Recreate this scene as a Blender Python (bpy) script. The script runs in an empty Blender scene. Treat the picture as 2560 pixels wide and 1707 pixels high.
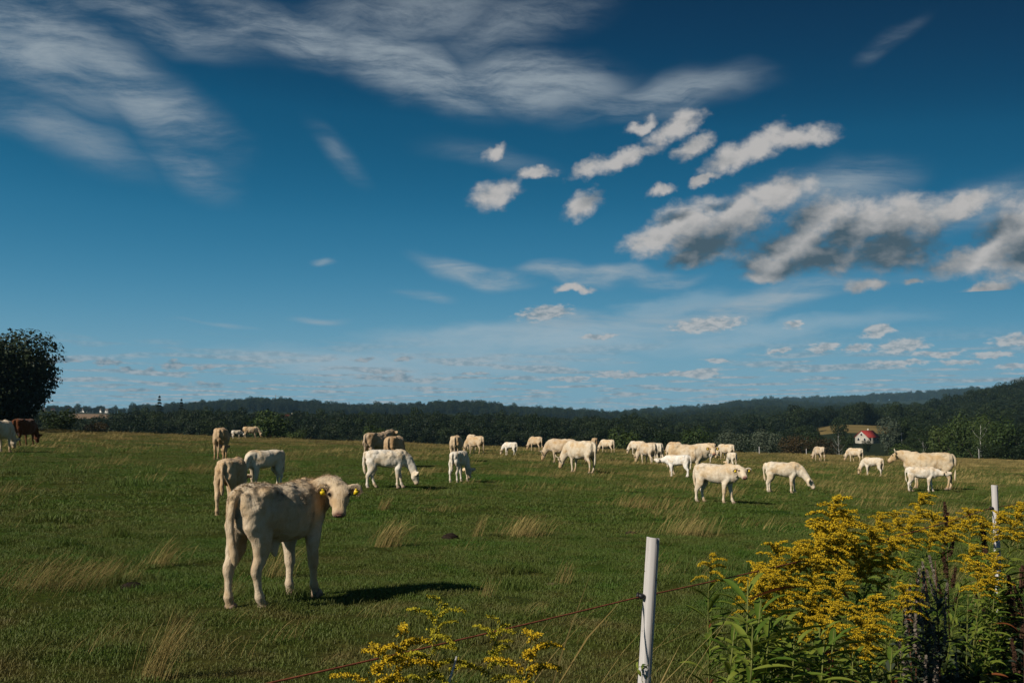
import bpy, bmesh, math, random
import numpy as np
from mathutils import Vector, Matrix, Euler, Quaternion
from mathutils.bvhtree import BVHTree

random.seed(7)
RNG = np.random.default_rng(7)
PI = math.pi
SC = bpy.context.scene
COL = SC.collection

# ------------------------------------------------------------------ camera
EYE = 1.6
F_PX = 35.0 / 36.0 * 2560.0
PITCH = math.atan((1030 - 853.5) / F_PX)
cam_data = bpy.data.cameras.new("camera")
cam_data.lens = 35.0
cam_data.sensor_width = 36.0
cam_data.clip_start = 0.05
cam_data.clip_end = 30000.0
cam = bpy.data.objects.new("camera", cam_data)
cam.location = (0, 0, EYE)
cam.rotation_euler = (PI / 2 + PITCH, 0, 0)
COL.objects.link(cam)
SC.camera = cam

# ------------------------------------------------------------------ light
SUN_EL = math.radians(35)
SUN_AZ = math.radians(-131)          # where the sun stands, clockwise from +Y
SKY_STRENGTH = 0.10
EXPOSURE = 0.06

sun_l = bpy.data.lights.new("sun", 'SUN')
sun_l.energy = 5.0
sun_l.angle = math.radians(0.5)
sun_l.color = (1.0, 0.91, 0.78)
sun = bpy.data.objects.new("sun", sun_l)
sd = Vector((math.sin(SUN_AZ) * math.cos(SUN_EL), math.cos(SUN_AZ) * math.cos(SUN_EL), math.sin(SUN_EL)))
sun.rotation_euler = sd.to_track_quat('Z', 'Y').to_euler()
sun.location = sd * 60
COL.objects.link(sun)

SC.view_settings.view_transform = 'Standard'
SC.view_settings.look = 'None'
SC.view_settings.gamma = 1.0
SC.view_settings.exposure = EXPOSURE
SC.view_settings.use_curve_mapping = False
SC.render.engine = 'CYCLES'
SC.cycles.use_denoising = True
SC.cycles.max_bounces = 6
SC.cycles.diffuse_bounces = 1
SC.cycles.glossy_bounces = 2
SC.cycles.transmission_bounces = 2
SC.cycles.transparent_max_bounces = 4
SC.cycles.volume_bounces = 0
SC.cycles.use_adaptive_sampling = True
SC.cycles.adaptive_threshold = 0.015
SC.cycles.sample_clamp_indirect = 4.0


def ray(px, py):
    """direction in the world of the photograph's pixel (px, py)"""
    dx = (px - 1280) / F_PX
    dy = -(py - 853.5) / F_PX
    return Vector((dx, math.cos(PITCH) - dy * math.sin(PITCH), math.sin(PITCH) + dy * math.cos(PITCH)))


def azel(px, py):
    d = ray(px, py).normalized()
    return math.atan2(d.x, d.y), math.asin(d.z)


# ------------------------------------------------------------------ node helpers
class NT:
    """short hand for building node trees"""
    def __init__(self, tree):
        self.t = tree
        self.n = tree.nodes
        self.l = tree.links

    def node(self, kind, **kw):
        nd = self.n.new(kind)
        for k, v in kw.items():
            setattr(nd, k, v)
        return nd

    def put(self, sock, v):
        if isinstance(v, bpy.types.NodeSocket):
            self.l.new(v, sock)
        elif v is not None:
            sock.default_value = v

    def math(self, op, a, b=None, c=None, clamp=False):
        nd = self.node('ShaderNodeMath', operation=op, use_clamp=clamp)
        self.put(nd.inputs[0], a)
        self.put(nd.inputs[1], b)
        self.put(nd.inputs[2], c)
        return nd.outputs[0]

    def vmath(self, op, a, b=None, scale=None):
        nd = self.node('ShaderNodeVectorMath', operation=op)
        self.put(nd.inputs[0], a)
        self.put(nd.inputs[1], b)
        if scale is not None:
            self.put(nd.inputs[3], scale)
        return nd.outputs['Value'] if op in ('LENGTH', 'DOT_PRODUCT', 'DISTANCE') else nd.outputs['Vector']

    def noise(self, vec, scale, detail=4.0, rough=0.5, dist=0.0, lac=2.0, out='Fac'):
        nd = self.node('ShaderNodeTexNoise')
        self.put(nd.inputs['Vector'], vec)
        self.put(nd.inputs['Scale'], scale)
        self.put(nd.inputs['Detail'], detail)
        self.put(nd.inputs['Roughness'], rough)
        self.put(nd.inputs['Lacunarity'], lac)
        self.put(nd.inputs['Distortion'], dist)
        return nd.outputs[0] if out == 'Fac' else nd.outputs[1]

    def ramp(self, v, a, b, c=0.0, d=1.0, smooth=True):
        nd = self.node('ShaderNodeMapRange', interpolation_type='SMOOTHSTEP' if smooth else 'LINEAR')
        self.put(nd.inputs[0], v)
        for i, x in enumerate((a, b, c, d)):
            self.put(nd.inputs[1 + i], x)
        return nd.outputs[0]

    def mix(self, f, a, b, mode='MIX'):
        nd = self.node('ShaderNodeMix', data_type='RGBA', blend_type=mode)
        self.put(nd.inputs[0], f)
        self.put(nd.inputs[6], a)
        self.put(nd.inputs[7], b)
        return nd.outputs[2]

    def mapping(self, vec, loc=(0, 0, 0), rot=(0, 0, 0), scale=(1, 1, 1), kind='POINT'):
        nd = self.node('ShaderNodeMapping', vector_type=kind)
        self.put(nd.inputs[0], vec)
        nd.inputs[1].default_value = loc
        nd.inputs[2].default_value = rot
        nd.inputs[3].default_value = scale
        return nd.outputs[0]

    def comb(self, x, y, z=0.0):
        nd = self.node('ShaderNodeCombineXYZ')
        for i, v in enumerate((x, y, z)):
            self.put(nd.inputs[i], v)
        return nd.outputs[0]


def c4(r, g, b):
    return (r, g, b, 1.0)


# ------------------------------------------------------------------ world: physical sky with cloud layers
world = bpy.data.worlds.new("World")
SC.world = world
world.use_nodes = True
wt = NT(world.node_tree)
for nd in list(wt.n):
    wt.n.remove(nd)

# large fair-weather clouds: (px, py, half width, half height, tilt in degrees)
CUMULUS = [
    (1835, 392, 80, 32, 24), (1905, 358, 75, 36, 22), (2005, 340, 85, 34, 4),
    (1738, 366, 55, 24, 26), (1690, 322, 80, 30, 20), (1600, 310, 40, 16, 20),
    (1470, 418, 60, 22, 22), (1570, 392, 90, 24, 15), (1240, 488, 74, 34, 15), (1455, 512, 66, 30, 33),
    (1650, 482, 44, 13, 12), (1340, 436, 52, 14, 4), (1238, 380, 34, 18, 25), (1760, 453, 36, 12, 14),
    (1640, 598, 95, 38, 14), (1725, 555, 115, 56, 20), (1850, 538, 120, 58, 22), (1945, 488, 100, 42, 24), (1760, 612, 120, 46, 2), (1725, 645, 70, 30, 10),
    (1975, 612, 130, 54, 20), (2045, 545, 92, 50, 26), (2150, 570, 120, 66, 18), (2260, 555, 125, 60, 14), (2395, 520, 110, 28, 14),
    (2225, 625, 120, 52, 0), (2060, 645, 135, 46, 0), (1940, 664, 105, 40, 0), (1910, 692, 64, 22, 0),
    (2460, 640, 145, 44, 16), (2550, 575, 115, 74, 30), (2600, 640, 160, 60, 0),
    (2175, 716, 46, 20, 4), (2460, 727, 62, 17, 6), (2285, 705, 24, 11, 10), (1430, 717, 54, 11, 0),
]
# small ones lower down, in the distance
SMALL = [
    (1365, 782, 82, 22, 7), 
    (1765, 812, 108, 20, 3), (1495, 842, 52, 10, 4), (1985, 812, 24, 13, 0), (2195, 826, 42, 18, 8),
    (2255, 865, 66, 20, 2), (2145, 871, 42, 12, 4), (2060, 869, 46, 13, 4), (1950, 877, 36, 9, 6),
    (1795, 903, 36, 9, 0), (434, 912, 30, 13, 0), (268, 906, 38, 7, 0), (160, 902, 44, 6, 0),
    (320, 921, 22, 6, 0), (372, 925, 18, 5, 0), (513, 918, 28, 5, 10), (910, 898, 32, 8, 0), (1010, 898, 32, 7, 8), (955, 929, 32, 7, 0),
    (930, 942, 58, 8, 0), (1000, 942, 40, 9, 0), (1550, 936, 76, 9, 0), (1755, 934, 66, 13, 2), (1685, 936, 48, 8, 0),
    (1430, 947, 66, 8, 0), (2245, 906, 74, 9, 0), (2345, 886, 60, 10, 0), (2480, 888, 56, 9, 2), (2400, 905, 56, 7, 0),
    (2540, 916, 50, 9, 0), (2560, 850, 80, 16, 0), (520, 960, 44, 7, 0), (330, 975, 40, 6, 0), (1180, 935, 60, 6, 0),
]
# thin high streaks: (px, py, half width, half height, tilt, weight)
CIRRUS = [
    (90, 110, 360, 170, -20, 1.0), (330, 230, 330, 100, -30, .9), (420, 60, 330, 90, -10, .75), (150, 350, 300, 80, -12, .62), (470, 420, 180, 70, -28, .55),
    (700, 80, 330, 90, -8, 1.05), (1020, 170, 320, 100, -15, 1.15), (1330, 200, 340, 95, -4, 1.0), (1640, 235, 330, 70, 6, .8),
    (1000, 40, 420, 80, 3, .75), (1290, 60, 320, 90, 14, .65), (1190, 684, 190, 36, -6, 1.25), (1480, 682, 240, 28, -3, 1.2), (1640, 690, 160, 22, 2, .9),
    (1060, 744, 90, 20, 4, .7), (820, 784, 110, 13, -2, .6), (1850, 765, 460, 40, 7, 1.0), (1500, 790, 420, 40, 6, .8),
    (2080, 470, 260, 80, 12, .75), (2400, 520, 260, 70, 10, .7), (830, 400, 160, 50, -35, .45), (2240, 70, 120, 40, 28, .5), (1230, 400, 260, 60, -10, .4),
    (560, 805, 140, 9, -4, .5), (833, 664, 40, 14, 4, .8),
]

# smooth milky veil low over the hills
VEIL = [(1380, 842, 560, 58, 3, 1.0), (1900, 835, 420, 40, 6, .7), (900, 925, 330, 50, -8, .95), (1150, 900, 420, 60, 0, .8), (1700, 770, 300, 40, 9, .55)]


def blob(t, vec, px, py, hw, hh, tilt):
    a, e = azel(px, py)
    k = 1.0 / F_PX
    m = t.mapping(vec, loc=(a, e, 0), rot=(0, 0, math.radians(tilt)), scale=(hw * k, hh * k, 1), kind='TEXTURE')
    return t.vmath('LENGTH', m)


def after(t, vec, f):
    """the same vector, but read only once f is known: keeps the long lists of ellipses within Cycles' shader stack"""
    nd = t.node('ShaderNodeVectorMath', operation='MULTIPLY_ADD')
    t.put(nd.inputs[0], f)
    nd.inputs[1].default_value = (0, 0, 1e-12)
    t.put(nd.inputs[2], vec)
    return nd.outputs[0]


def union(t, vec, blobs):
    """1 - distance to the nearest ellipse of the list"""
    f, v = None, vec
    for b in blobs:
        d = blob(t, v, *b[:5])
        f = d if f is None else t.math('SMOOTH_MIN', f, d, 0.25)
        v = after(t, vec, f)
    return t.math('SUBTRACT', 1.0, f)


tc = wt.node('ShaderNodeTexCoord')
DIR = tc.outputs['Generated']
sep = wt.node('ShaderNodeSeparateXYZ')
wt.l.new(DIR, sep.inputs[0])
dx_, dy_, dz_ = sep.outputs
az_ = wt.math('ARCTAN2', dx_, dy_)
el_ = wt.math('ARCSINE', dz_)
A = wt.comb(az_, el_, 0.0)

sky = wt.node('ShaderNodeTexSky', sky_type='NISHITA')
sky.sun_disc = False
sky.sun_elevation = SUN_EL
sky.sun_rotation = SUN_AZ % (2 * PI)
sky.altitude = 400
sky.air_density = 1.0
sky.dust_density = 0.1
sky.ozone_density = 6.0
# the photograph's deep teal rendering of that sky: its luminance read through one colour curve
sepc = wt.node('ShaderNodeSeparateColor')
wt.l.new(sky.outputs[0], sepc.inputs[0])
side = wt.math('MULTIPLY_ADD', wt.math('MINIMUM', wt.math('MAXIMUM', wt.math('SINE', az_), -0.5), 0.5), -0.5, 1.0)
lum = wt.math('MULTIPLY', wt.math('MULTIPLY', sepc.outputs[1], 0.1), side)
crv = wt.node('ShaderNodeValToRGB')
crv.color_ramp.interpolation = 'B_SPLINE'
stops = [(.12, (.0002, .014, .042)), (.165, (.0003, .0245, .073)), (.202, (.0004, .042, .110)), (.246, (.0006, .072, .166)), (.355, (.009, .156, .308)), (.512, (.072, .283, .450)),
         (.66, (.185, .385, .505)), (.85, (.25, .43, .53))]
els = crv.color_ramp.elements
while len(els) < len(stops):
    els.new(0.5)
for e_, (p_, c_) in zip(els, stops):
    e_.position = p_
    e_.color = c4(*c_)
wt.l.new(lum, crv.inputs[0])
K = 0.90 / SKY_STRENGTH          # the colours below are as seen; this brings them to the world's strength and the exposure
SKYC = wt.mix(1.0, crv.outputs[0], c4(K, K, K), 'MULTIPLY')

# --- cirrus
cw = wt.noise(A, 5.0, 3, .55, out='Color')
cwv = wt.vmath('SCALE', wt.vmath('SUBTRACT', cw, (0.5, 0.5, 0.5)), scale=0.085)
Ac = wt.vmath('ADD', A, cwv)
cir, Av = None, Ac
for b in CIRRUS:
    d = blob(wt, Av, *b[:5])
    v = wt.ramp(d, 1.25, 0.0, 0.0, b[5])
    cir = v if cir is None else wt.math('MAXIMUM', cir, v)
    Av = after(wt, Ac, cir)
# strands: the high layer is flat, so it is read on a plane overhead
zz = wt.math('ADD', wt.math('MAXIMUM', dz_, 0.0), 0.12)
PL = wt.comb(wt.math('DIVIDE', dx_, zz), wt.math('DIVIDE', dy_, zz), 0.0)
st = wt.mapping(PL, rot=(0, 0, math.radians(-38)), scale=(0.8, 2.0, 1))
str1 = wt.noise(st, 1.7, 9, .66, .45)
str2 = wt.noise(wt.mapping(Ac, rot=(0, 0, math.radians(-14)), scale=(1, 4.2, 1)), 11.0, 8, .70, .25)
strand = wt.math('MULTIPLY_ADD', str1, 0.65, wt.math('MULTIPLY', str2, 0.45))
cira = wt.math('MULTIPLY', wt.ramp(cir, 0.05, 0.95), wt.ramp(strand, .40, .70, .10, 1.0))
cira = wt.math('MULTIPLY', cira, 0.78, clamp=True)
vw = wt.noise(wt.mapping(A, scale=(1, 3.5, 1)), 9.0, 5, .6, .3, out='Color')
Vv0 = wt.vmath('ADD', A, wt.vmath('MULTIPLY', wt.vmath('SUBTRACT', vw, (0.5, 0.5, 0.5)), (0.20, 0.035, 0)))
vei, Vv = None, after(wt, Vv0, cira)
for b in VEIL:
    v = wt.ramp(blob(wt, Vv, *b[:5]), 1.15, 0.25, 0.0, b[5])
    vei = v if vei is None else wt.math('MAXIMUM', vei, v)
    Vv = after(wt, Vv0, vei)
veia = wt.math('MULTIPLY', vei, wt.ramp(str2, .30, .62, .50, .85), clamp=True)


# --- cumulus
wn = wt.noise(A, 30.0, 6, .60, out='Color')
wv = wt.vmath('SCALE', wt.vmath('SUBTRACT', wn, (0.5, 0.5, 0.5)), scale=0.026)
Aw = wt.vmath('ADD', A, wv)

grp = bpy.data.node_groups.new("cumulus_field", 'ShaderNodeTree')
grp.interface.new_socket("Vector", in_out='INPUT', socket_type='NodeSocketVector')
grp.interface.new_socket("Field", in_out='OUTPUT', socket_type='NodeSocketFloat')
gt = NT(grp)
gi = gt.node('NodeGroupInput')
go = gt.node('NodeGroupOutput')
gt.l.new(union(gt, gi.outputs[0], CUMULUS), go.inputs[0])


def field(vec):
    nd = wt.node('ShaderNodeGroup')
    nd.node_tree = grp
    wt.l.new(vec, nd.inputs[0])
    return nd.outputs[0]


F0 = field(Aw)
F1 = field(after(wt, wt.vmath('ADD', Aw, (-0.016, 0.024, 0)), F0))
bA = wt.mapping(A, scale=(1, 1.5, 1))
bil = wt.noise(bA, 36.0, 7, .60, .15)
bil1 = wt.noise(wt.vmath('ADD', bA, (-0.006, 0.010, 0)), 36.0, 3, .60, .15)
d0 = wt.math('ADD', F0, wt.math('MULTIPLY_ADD', bil, 1.45, -0.62))
cua = wt.math('MULTIPLY', wt.ramp(d0, -0.10, 0.74), .97)
relief = wt.math('MULTIPLY', wt.math('SUBTRACT', bil, bil1), 0.9)
over = wt.ramp(F1, -0.45, 0.75)
lowdark = wt.ramp(el_, azel(1280, 640)[1], azel(1280, 400)[1], 1.0, 0.25)
lowdark = wt.math('MULTIPLY', lowdark, wt.ramp(el_, azel(1280, 725)[1], azel(1280, 690)[1], 0.4, 1.0))
lit = wt.math('SUBTRACT', 1.0, wt.math('MULTIPLY', over, lowdark))
lit = wt.math('ADD', lit, relief)
lit = wt.math('MULTIPLY', lit, wt.ramp(d0, 0.0, .7, .82, 1.0), clamp=True)

# --- small clouds and the deck towards the horizon
wn3 = wt.noise(wt.mapping(A, scale=(1, 2.0, 1)), 70.0, 3, .6, out='Color')
wv3 = wt.vmath('MULTIPLY', wt.vmath('SUBTRACT', wn3, (0.5, 0.5, 0.5)), (0.020, 0.010, 0))
As = wt.vmath('ADD', A, wv3)
S0 = union(wt, As, SMALL)
bils = wt.noise(wt.mapping(A, scale=(1, 2.2, 1)), 100.0, 4, .62)
ds = wt.math('ADD', S0, wt.math('MULTIPLY_ADD', bils, 1.3, -0.55))
sma = wt.math('MULTIPLY', wt.ramp(ds, 0.05, 0.6), .92)
zz2 = wt.math('ADD', wt.math('MAXIMUM', dz_, 0.0), 0.012)
PL2 = wt.comb(wt.math('DIVIDE', dx_, zz2), wt.math('DIVIDE', dy_, zz2), 0.0)
deck = wt.noise(wt.mapping(PL2, scale=(1.0, .70, 1)), 0.62, 4, .50, .2)
deckm = wt.math('MULTIPLY', wt.ramp(el_, 0.085, 0.026), wt.ramp(el_, -0.004, 0.008))
decka = wt.math('MULTIPLY', wt.math('MULTIPLY', wt.ramp(deck, .48, .60), deckm), .9)
litd = wt.math('MULTIPLY_ADD', wt.ramp(bils, .38, .62), .55, .25)

CL_HI = c4(.52 * K, .50 * K, .485 * K)
CL_LO = c4(.060 * K, .098 * K, .128 * K)
CI_C = c4(.37 * K, .43 * K, .47 * K)
SM_LO = c4(.12 * K, .20 * K, .265 * K)
SM_HI = c4(.52 * K, .525 * K, .525 * K)


def backdrop(colour):
    nd = wt.node('ShaderNodeBackground')
    wt.l.new(colour, nd.inputs[0])
    nd.inputs[1].default_value = SKY_STRENGTH
    return nd.outputs[0]


def choose(fac, a, b):
    nd = wt.node('ShaderNodeMixShader')
    wt.l.new(fac, nd.inputs[0])
    wt.l.new(a, nd.inputs[1])
    wt.l.new(b, nd.inputs[2])
    return nd.outputs[0]


col0 = wt.mix(veia, SKYC, c4(.35 * K, .465 * K, .54 * K))
col0 = wt.mix(cira, col0, CI_C)
col1 = wt.mix(decka, col0, wt.mix(litd, SM_LO, SM_HI))
sm_lit = wt.math('ADD', wt.ramp(az_, -.25, .2, .0, .40), wt.ramp(bils, .35, .62, 0, .55), clamp=True)
col1 = wt.mix(sma, col1, wt.mix(sm_lit, SM_LO, SM_HI))
col2 = wt.mix(cua, col0, wt.mix(lit, CL_LO, CL_HI))
# each band of sky only works out the clouds it holds
EL_S = azel(1280, 757)[1]
front = choose(wt.math('LESS_THAN', el_, EL_S), choose(wt.math('GREATER_THAN', az_, -0.20), backdrop(col0), backdrop(col2)), backdrop(col1))
# past the view the same thin streaks and fair-weather clouds go on round the sky
zz3 = wt.math('ADD', wt.math('MAXIMUM', dz_, 0.0), 0.06)
PL3 = wt.comb(wt.math('DIVIDE', dx_, zz3), wt.math('DIVIDE', dy_, zz3), 0.0)
n_c = wt.noise(PL3, 0.5, 4, .6)
n_k = wt.noise(PL3, 1.1, 4, .55)
colr = wt.mix(wt.ramp(n_c, .5, .75, 0, .4), SKYC, CI_C)
colr = wt.mix(wt.math('MULTIPLY', wt.ramp(n_k, .56, .66), wt.ramp(el_, .9, .5, 0, .8)), colr, SM_HI)
rest = wt.math('MAXIMUM', wt.ramp(wt.math('ABSOLUTE', az_), .58, .75), wt.ramp(el_, .46, .60))
wo = wt.node('ShaderNodeOutputWorld')
wt.l.new(choose(rest, front, backdrop(colr)), wo.inputs[0])
world.cycles.sampling_method = 'NONE'

# ================================================================== mesh helpers
def mesh_from(name, verts, faces, mats=(), smooth=False, attrs=None, mat_idx=None):
    me = bpy.data.meshes.new(name)
    v = np.asarray(verts, dtype=np.float32).reshape(-1, 3)
    if isinstance(faces, np.ndarray):
        k = faces.shape[1]
        loops = faces.astype(np.int32).ravel()
        tot = np.full(len(faces), k, np.int32)
    else:
        tot = np.array([len(f) for f in faces], np.int32)
        loops = np.fromiter((i for f in faces for i in f), np.int32, int(tot.sum()))
    me.vertices.add(len(v))
    me.vertices.foreach_set("co", v.ravel())
    me.loops.add(len(loops))
    me.loops.foreach_set("vertex_index", loops)
    me.polygons.add(len(tot))
    me.polygons.foreach_set("loop_start", np.concatenate(([0], np.cumsum(tot)[:-1])).astype(np.int32))
    me.polygons.foreach_set("loop_total", tot)
    if smooth:
        me.polygons.foreach_set("use_smooth", np.ones(len(tot), bool))
    for m in mats:
        me.materials.append(m)
    if mat_idx is not None:
        me.polygons.foreach_set("material_index", np.asarray(mat_idx, np.int32))
    me.update(calc_edges=True)
    for an, arr in (attrs or {}).items():
        set_attr(me, an, arr)
    return me


def set_attr(me, an, arr):
    arr = np.asarray(arr, np.float32)
    if arr.ndim == 1:
        a = me.attributes.new(an, 'FLOAT', 'POINT')
        a.data.foreach_set("value", arr)
    else:
        if arr.shape[1] == 3:
            arr = np.concatenate([arr, np.ones((len(arr), 1), np.float32)], 1)
        a = me.attributes.new(an, 'FLOAT_COLOR', 'POINT')
        a.data.foreach_set("color", arr.ravel())


def ob(name, data, parent=None, loc=None, kind=None, link=True):
    o = bpy.data.objects.new(name, data)
    if link:
        COL.objects.link(o)
    if parent is not None:
        o.parent = parent
    if loc is not None:
        o.location = loc
    if kind:
        o["kind"] = kind
    return o


def tag(o, label, cat, group=None):
    o["label"] = label
    o["category"] = cat
    if group:
        o["group"] = group
    return o


def thing(name, label, cat, loc=(0, 0, 0), rz=0.0, group=None):
    o = ob(name, None, loc=loc)
    o.empty_display_size = 0.2
    o.rotation_euler = (0, 0, rz)
    return tag(o, label, cat, group)


class MB:
    """collects vertices and faces"""
    def __init__(self):
        self.v, self.f, self.n = [], [], 0

    def add(self, verts, faces):
        self.v.append(np.asarray(verts, float).reshape(-1, 3))
        self.f += [tuple(i + self.n for i in f) for f in faces]
        self.n += len(self.v[-1])

    def tube(self, pts, rad, sides=8, caps=True, up=None):
        """pts: centre line; rad: one radius, one per point or (a, b) pairs"""
        pts = np.asarray(pts, float)
        n = len(pts)
        rad = np.asarray(rad, float)
        if rad.ndim == 0:
            rad = np.full((n, 2), float(rad))
        elif rad.ndim == 1:
            rad = np.stack([rad, rad], 1)
        tan = np.gradient(pts, axis=0)
        tan /= np.linalg.norm(tan, axis=1)[:, None] + 1e-9
        ref = np.array(up if up is not None else ((0, 0, 1.0) if abs(tan[:, 2].mean()) < .8 else (1.0, 0, 0)), float)
        a = ref[None] - tan * (tan @ ref)[:, None]
        a /= np.linalg.norm(a, axis=1)[:, None] + 1e-9
        b = np.cross(tan, a)
        th = np.linspace(0, 2 * PI, sides, endpoint=False)
        ring = pts[:, None] + a[:, None] * (rad[:, 0, None] * np.cos(th)[None])[..., None] + b[:, None] * (rad[:, 1, None] * np.sin(th)[None])[..., None]
        fs = []
        for i in range(n - 1):
            for j in range(sides):
                k = (j + 1) % sides
                fs.append((i * sides + j, i * sides + k, (i + 1) * sides + k, (i + 1) * sides + j))
        if caps:
            fs.append(tuple(range(sides - 1, -1, -1)))
            fs.append(tuple(range((n - 1) * sides, n * sides)))
        self.add(ring.reshape(-1, 3), fs)

    def box(self, c, s, rot=None):
        c, s = np.asarray(c, float), np.asarray(s, float) / 2
        q = np.array([(-1, -1, -1), (1, -1, -1), (1, 1, -1), (-1, 1, -1), (-1, -1, 1), (1, -1, 1), (1, 1, 1), (-1, 1, 1)], float) * s
        if rot is not None:
            q = q @ np.array(rot.to_3x3() if hasattr(rot, 'to_3x3') else rot).T
        self.add(q + c, [(0, 3, 2, 1), (4, 5, 6, 7), (0, 1, 5, 4), (1, 2, 6, 5), (2, 3, 7, 6), (3, 0, 4, 7)])

    def ellipsoid(self, c, r, rot=None, seg=14, rings=9):
        th = np.linspace(0, PI, rings + 1)[1:-1]
        ph = np.linspace(0, 2 * PI, seg, endpoint=False)
        p = np.stack([np.outer(np.sin(th), np.cos(ph)), np.outer(np.sin(th), np.sin(ph)), np.outer(np.cos(th), np.ones(seg))], -1).reshape(-1, 3)
        p = np.concatenate([p, [(0, 0, 1), (0, 0, -1)]]) * np.asarray(r, float)
        if rot is not None:
            p = p @ np.array(rot).T
        m = rings - 1
        fs = []
        for i in range(m - 1):
            for j in range(seg):
                k = (j + 1) % seg
                fs.append((i * seg + j, (i + 1) * seg + j, (i + 1) * seg + k, i * seg + k))
        for j in range(seg):
            k = (j + 1) % seg
            fs.append((m * seg, j, k))
            fs.append((m * seg + 1, (m - 1) * seg + k, (m - 1) * seg + j))
        self.add(p + np.asarray(c, float), fs)

    def mesh(self, name, mats=(), smooth=False):
        return mesh_from(name, np.concatenate(self.v), self.f, mats, smooth)

    def build(self, name, mat, parent=None, smooth=False, kind=None):
        return ob(name, self.mesh(name, [mat], smooth), parent, kind=kind)


# ------------------------------------------------------------------ materials
def new_mat(name):
    m = bpy.data.materials.new(name)
    m.use_nodes = True
    t = NT(m.node_tree)
    for nd in list(t.n):
        t.n.remove(nd)
    return m, t


def finish(t, colour, rough=0.8, spec=0.2, bump=None, bump_str=0.3, bump_dist=0.02, transl=0.0, sheen=0.0):
    p = t.node('ShaderNodeBsdfPrincipled')
    t.put(p.inputs['Base Color'], colour)
    t.put(p.inputs['Roughness'], rough)
    p.inputs['Specular IOR Level'].default_value = spec
    if sheen:
        p.inputs['Sheen Weight'].default_value = sheen
        p.inputs['Sheen Roughness'].default_value = .5
    if bump is not None:
        b = t.node('ShaderNodeBump')
        b.inputs['Strength'].default_value = bump_str
        b.inputs['Distance'].default_value = bump_dist
        t.l.new(bump, b.inputs['Height'])
        t.l.new(b.outputs[0], p.inputs['Normal'])
    out = t.node('ShaderNodeOutputMaterial')
    s = p.outputs[0]
    if transl:
        tr = t.node('ShaderNodeBsdfTranslucent')
        t.put(tr.inputs[0], colour)
        mx = t.node('ShaderNodeMixShader')
        mx.inputs[0].default_value = transl
        t.l.new(s, mx.inputs[1])
        t.l.new(tr.outputs[0], mx.inputs[2])
        s = mx.outputs[0]
    t.l.new(s, out.inputs[0])


def simple_mat(name, col, rough=.7, spec=.2, var=0.0, scale=20.0, bump=0.0, transl=0.0):
    m, t = new_mat(name)
    c = c4(*col)
    bs = None
    if var or bump:
        co = t.node('ShaderNodeTexCoord').outputs['Object']
        n = t.noise(co, scale, 4, .6)
        if var:
            c = t.mix(t.ramp(n, .3, .7), c4(*[x * (1 - var) for x in col]), c4(*[min(1, x * (1 + var)) for x in col]))
        if bump:
            bs = n
    finish(t, c, rough, spec, bs, bump, .01, transl)
    return m


def world_pos(t):
    return t.node('ShaderNodeNewGeometry').outputs['Position']


# colour of the sward: lush and dry areas, by place
def sward_colour(t, lush, mid, dry, bright=1.0):
    p = t.vmath('MULTIPLY', world_pos(t), (1, 1, 0))
    big = t.noise(p, 0.16, 4, .6, .5)
    small = t.noise(p, 1.3, 5, .6, .3)
    sepp = t.node('ShaderNodeSeparateXYZ')
    t.l.new(p, sepp.inputs[0])
    far = t.ramp(sepp.outputs[1], 22.0, 130.0, 0.0, .19)
    near = t.ramp(sepp.outputs[1], 4.0, 12.0, .15, 0.0)
    f = t.math('MULTIPLY_ADD', big, .55, t.math('MULTIPLY', small, .55))
    f = t.math('ADD', t.math('ADD', f, far), near)
    c = t.mix(t.ramp(f, .41, .61), c4(*lush), c4(*mid))
    return t.mix(t.ramp(f, .57, .80), c, c4(*dry))


M = {}
m, t = new_mat("turf_soil")
col = sward_colour(t, (.032, .068, .007), (.050, .066, .011), (.10, .075, .025))
p_ = world_pos(t)
fine = t.noise(p_, 14.0, 6, .7)
col = t.mix(t.ramp(fine, .35, .7), t.mix(1.0, col, c4(.55, .55, .5), 'MULTIPLY'), col)
finish(t, col, .95, .05, fine, .6, .05)
M['turf'] = m

m, t = new_mat("grass_blades")
col = sward_colour(t, (.052, .122, .011), (.082, .120, .018), (.155, .120, .040))
oi = t.node('ShaderNodeObjectInfo')
col = t.mix(t.ramp(oi.outputs['Random'], 0, 1, .0, .35, False), col, c4(.13, .11, .04))
finish(t, col, .6, .25, transl=.22)
M['grass'] = m

m, t = new_mat("dry_straw")
oi = t.node('ShaderNodeObjectInfo')
col = t.mix(oi.outputs['Random'], c4(.19, .138, .046), c4(.32, .245, .088))
finish(t, col, .7, .2, transl=.2)
M['straw'] = m

m, t = new_mat("hill_cover")
at = t.node('ShaderNodeAttribute', attribute_name='cover')
n = t.noise(world_pos(t), .05, 6, .65)
col = t.mix(t.ramp(n, .3, .7), t.mix(1.0, at.outputs['Color'], c4(.7, .72, .7), 'MULTIPLY'), at.outputs['Color'])
finish(t, col, .95, .05)
M['hills'] = m


def foliage_mat(name, a, b, transl=.25):
    m, t = new_mat(name)
    oi = t.node('ShaderNodeObjectInfo')
    n = t.noise(t.node('ShaderNodeTexCoord').outputs['Object'], .9, 4, .6)
    f = t.math('MULTIPLY_ADD', n, .9, t.math('MULTIPLY_ADD', oi.outputs['Random'], .5, -.2))
    finish(t, t.mix(t.ramp(f, .2, .8), c4(*a), c4(*b)), .6, .2, transl=transl)
    return m


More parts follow.
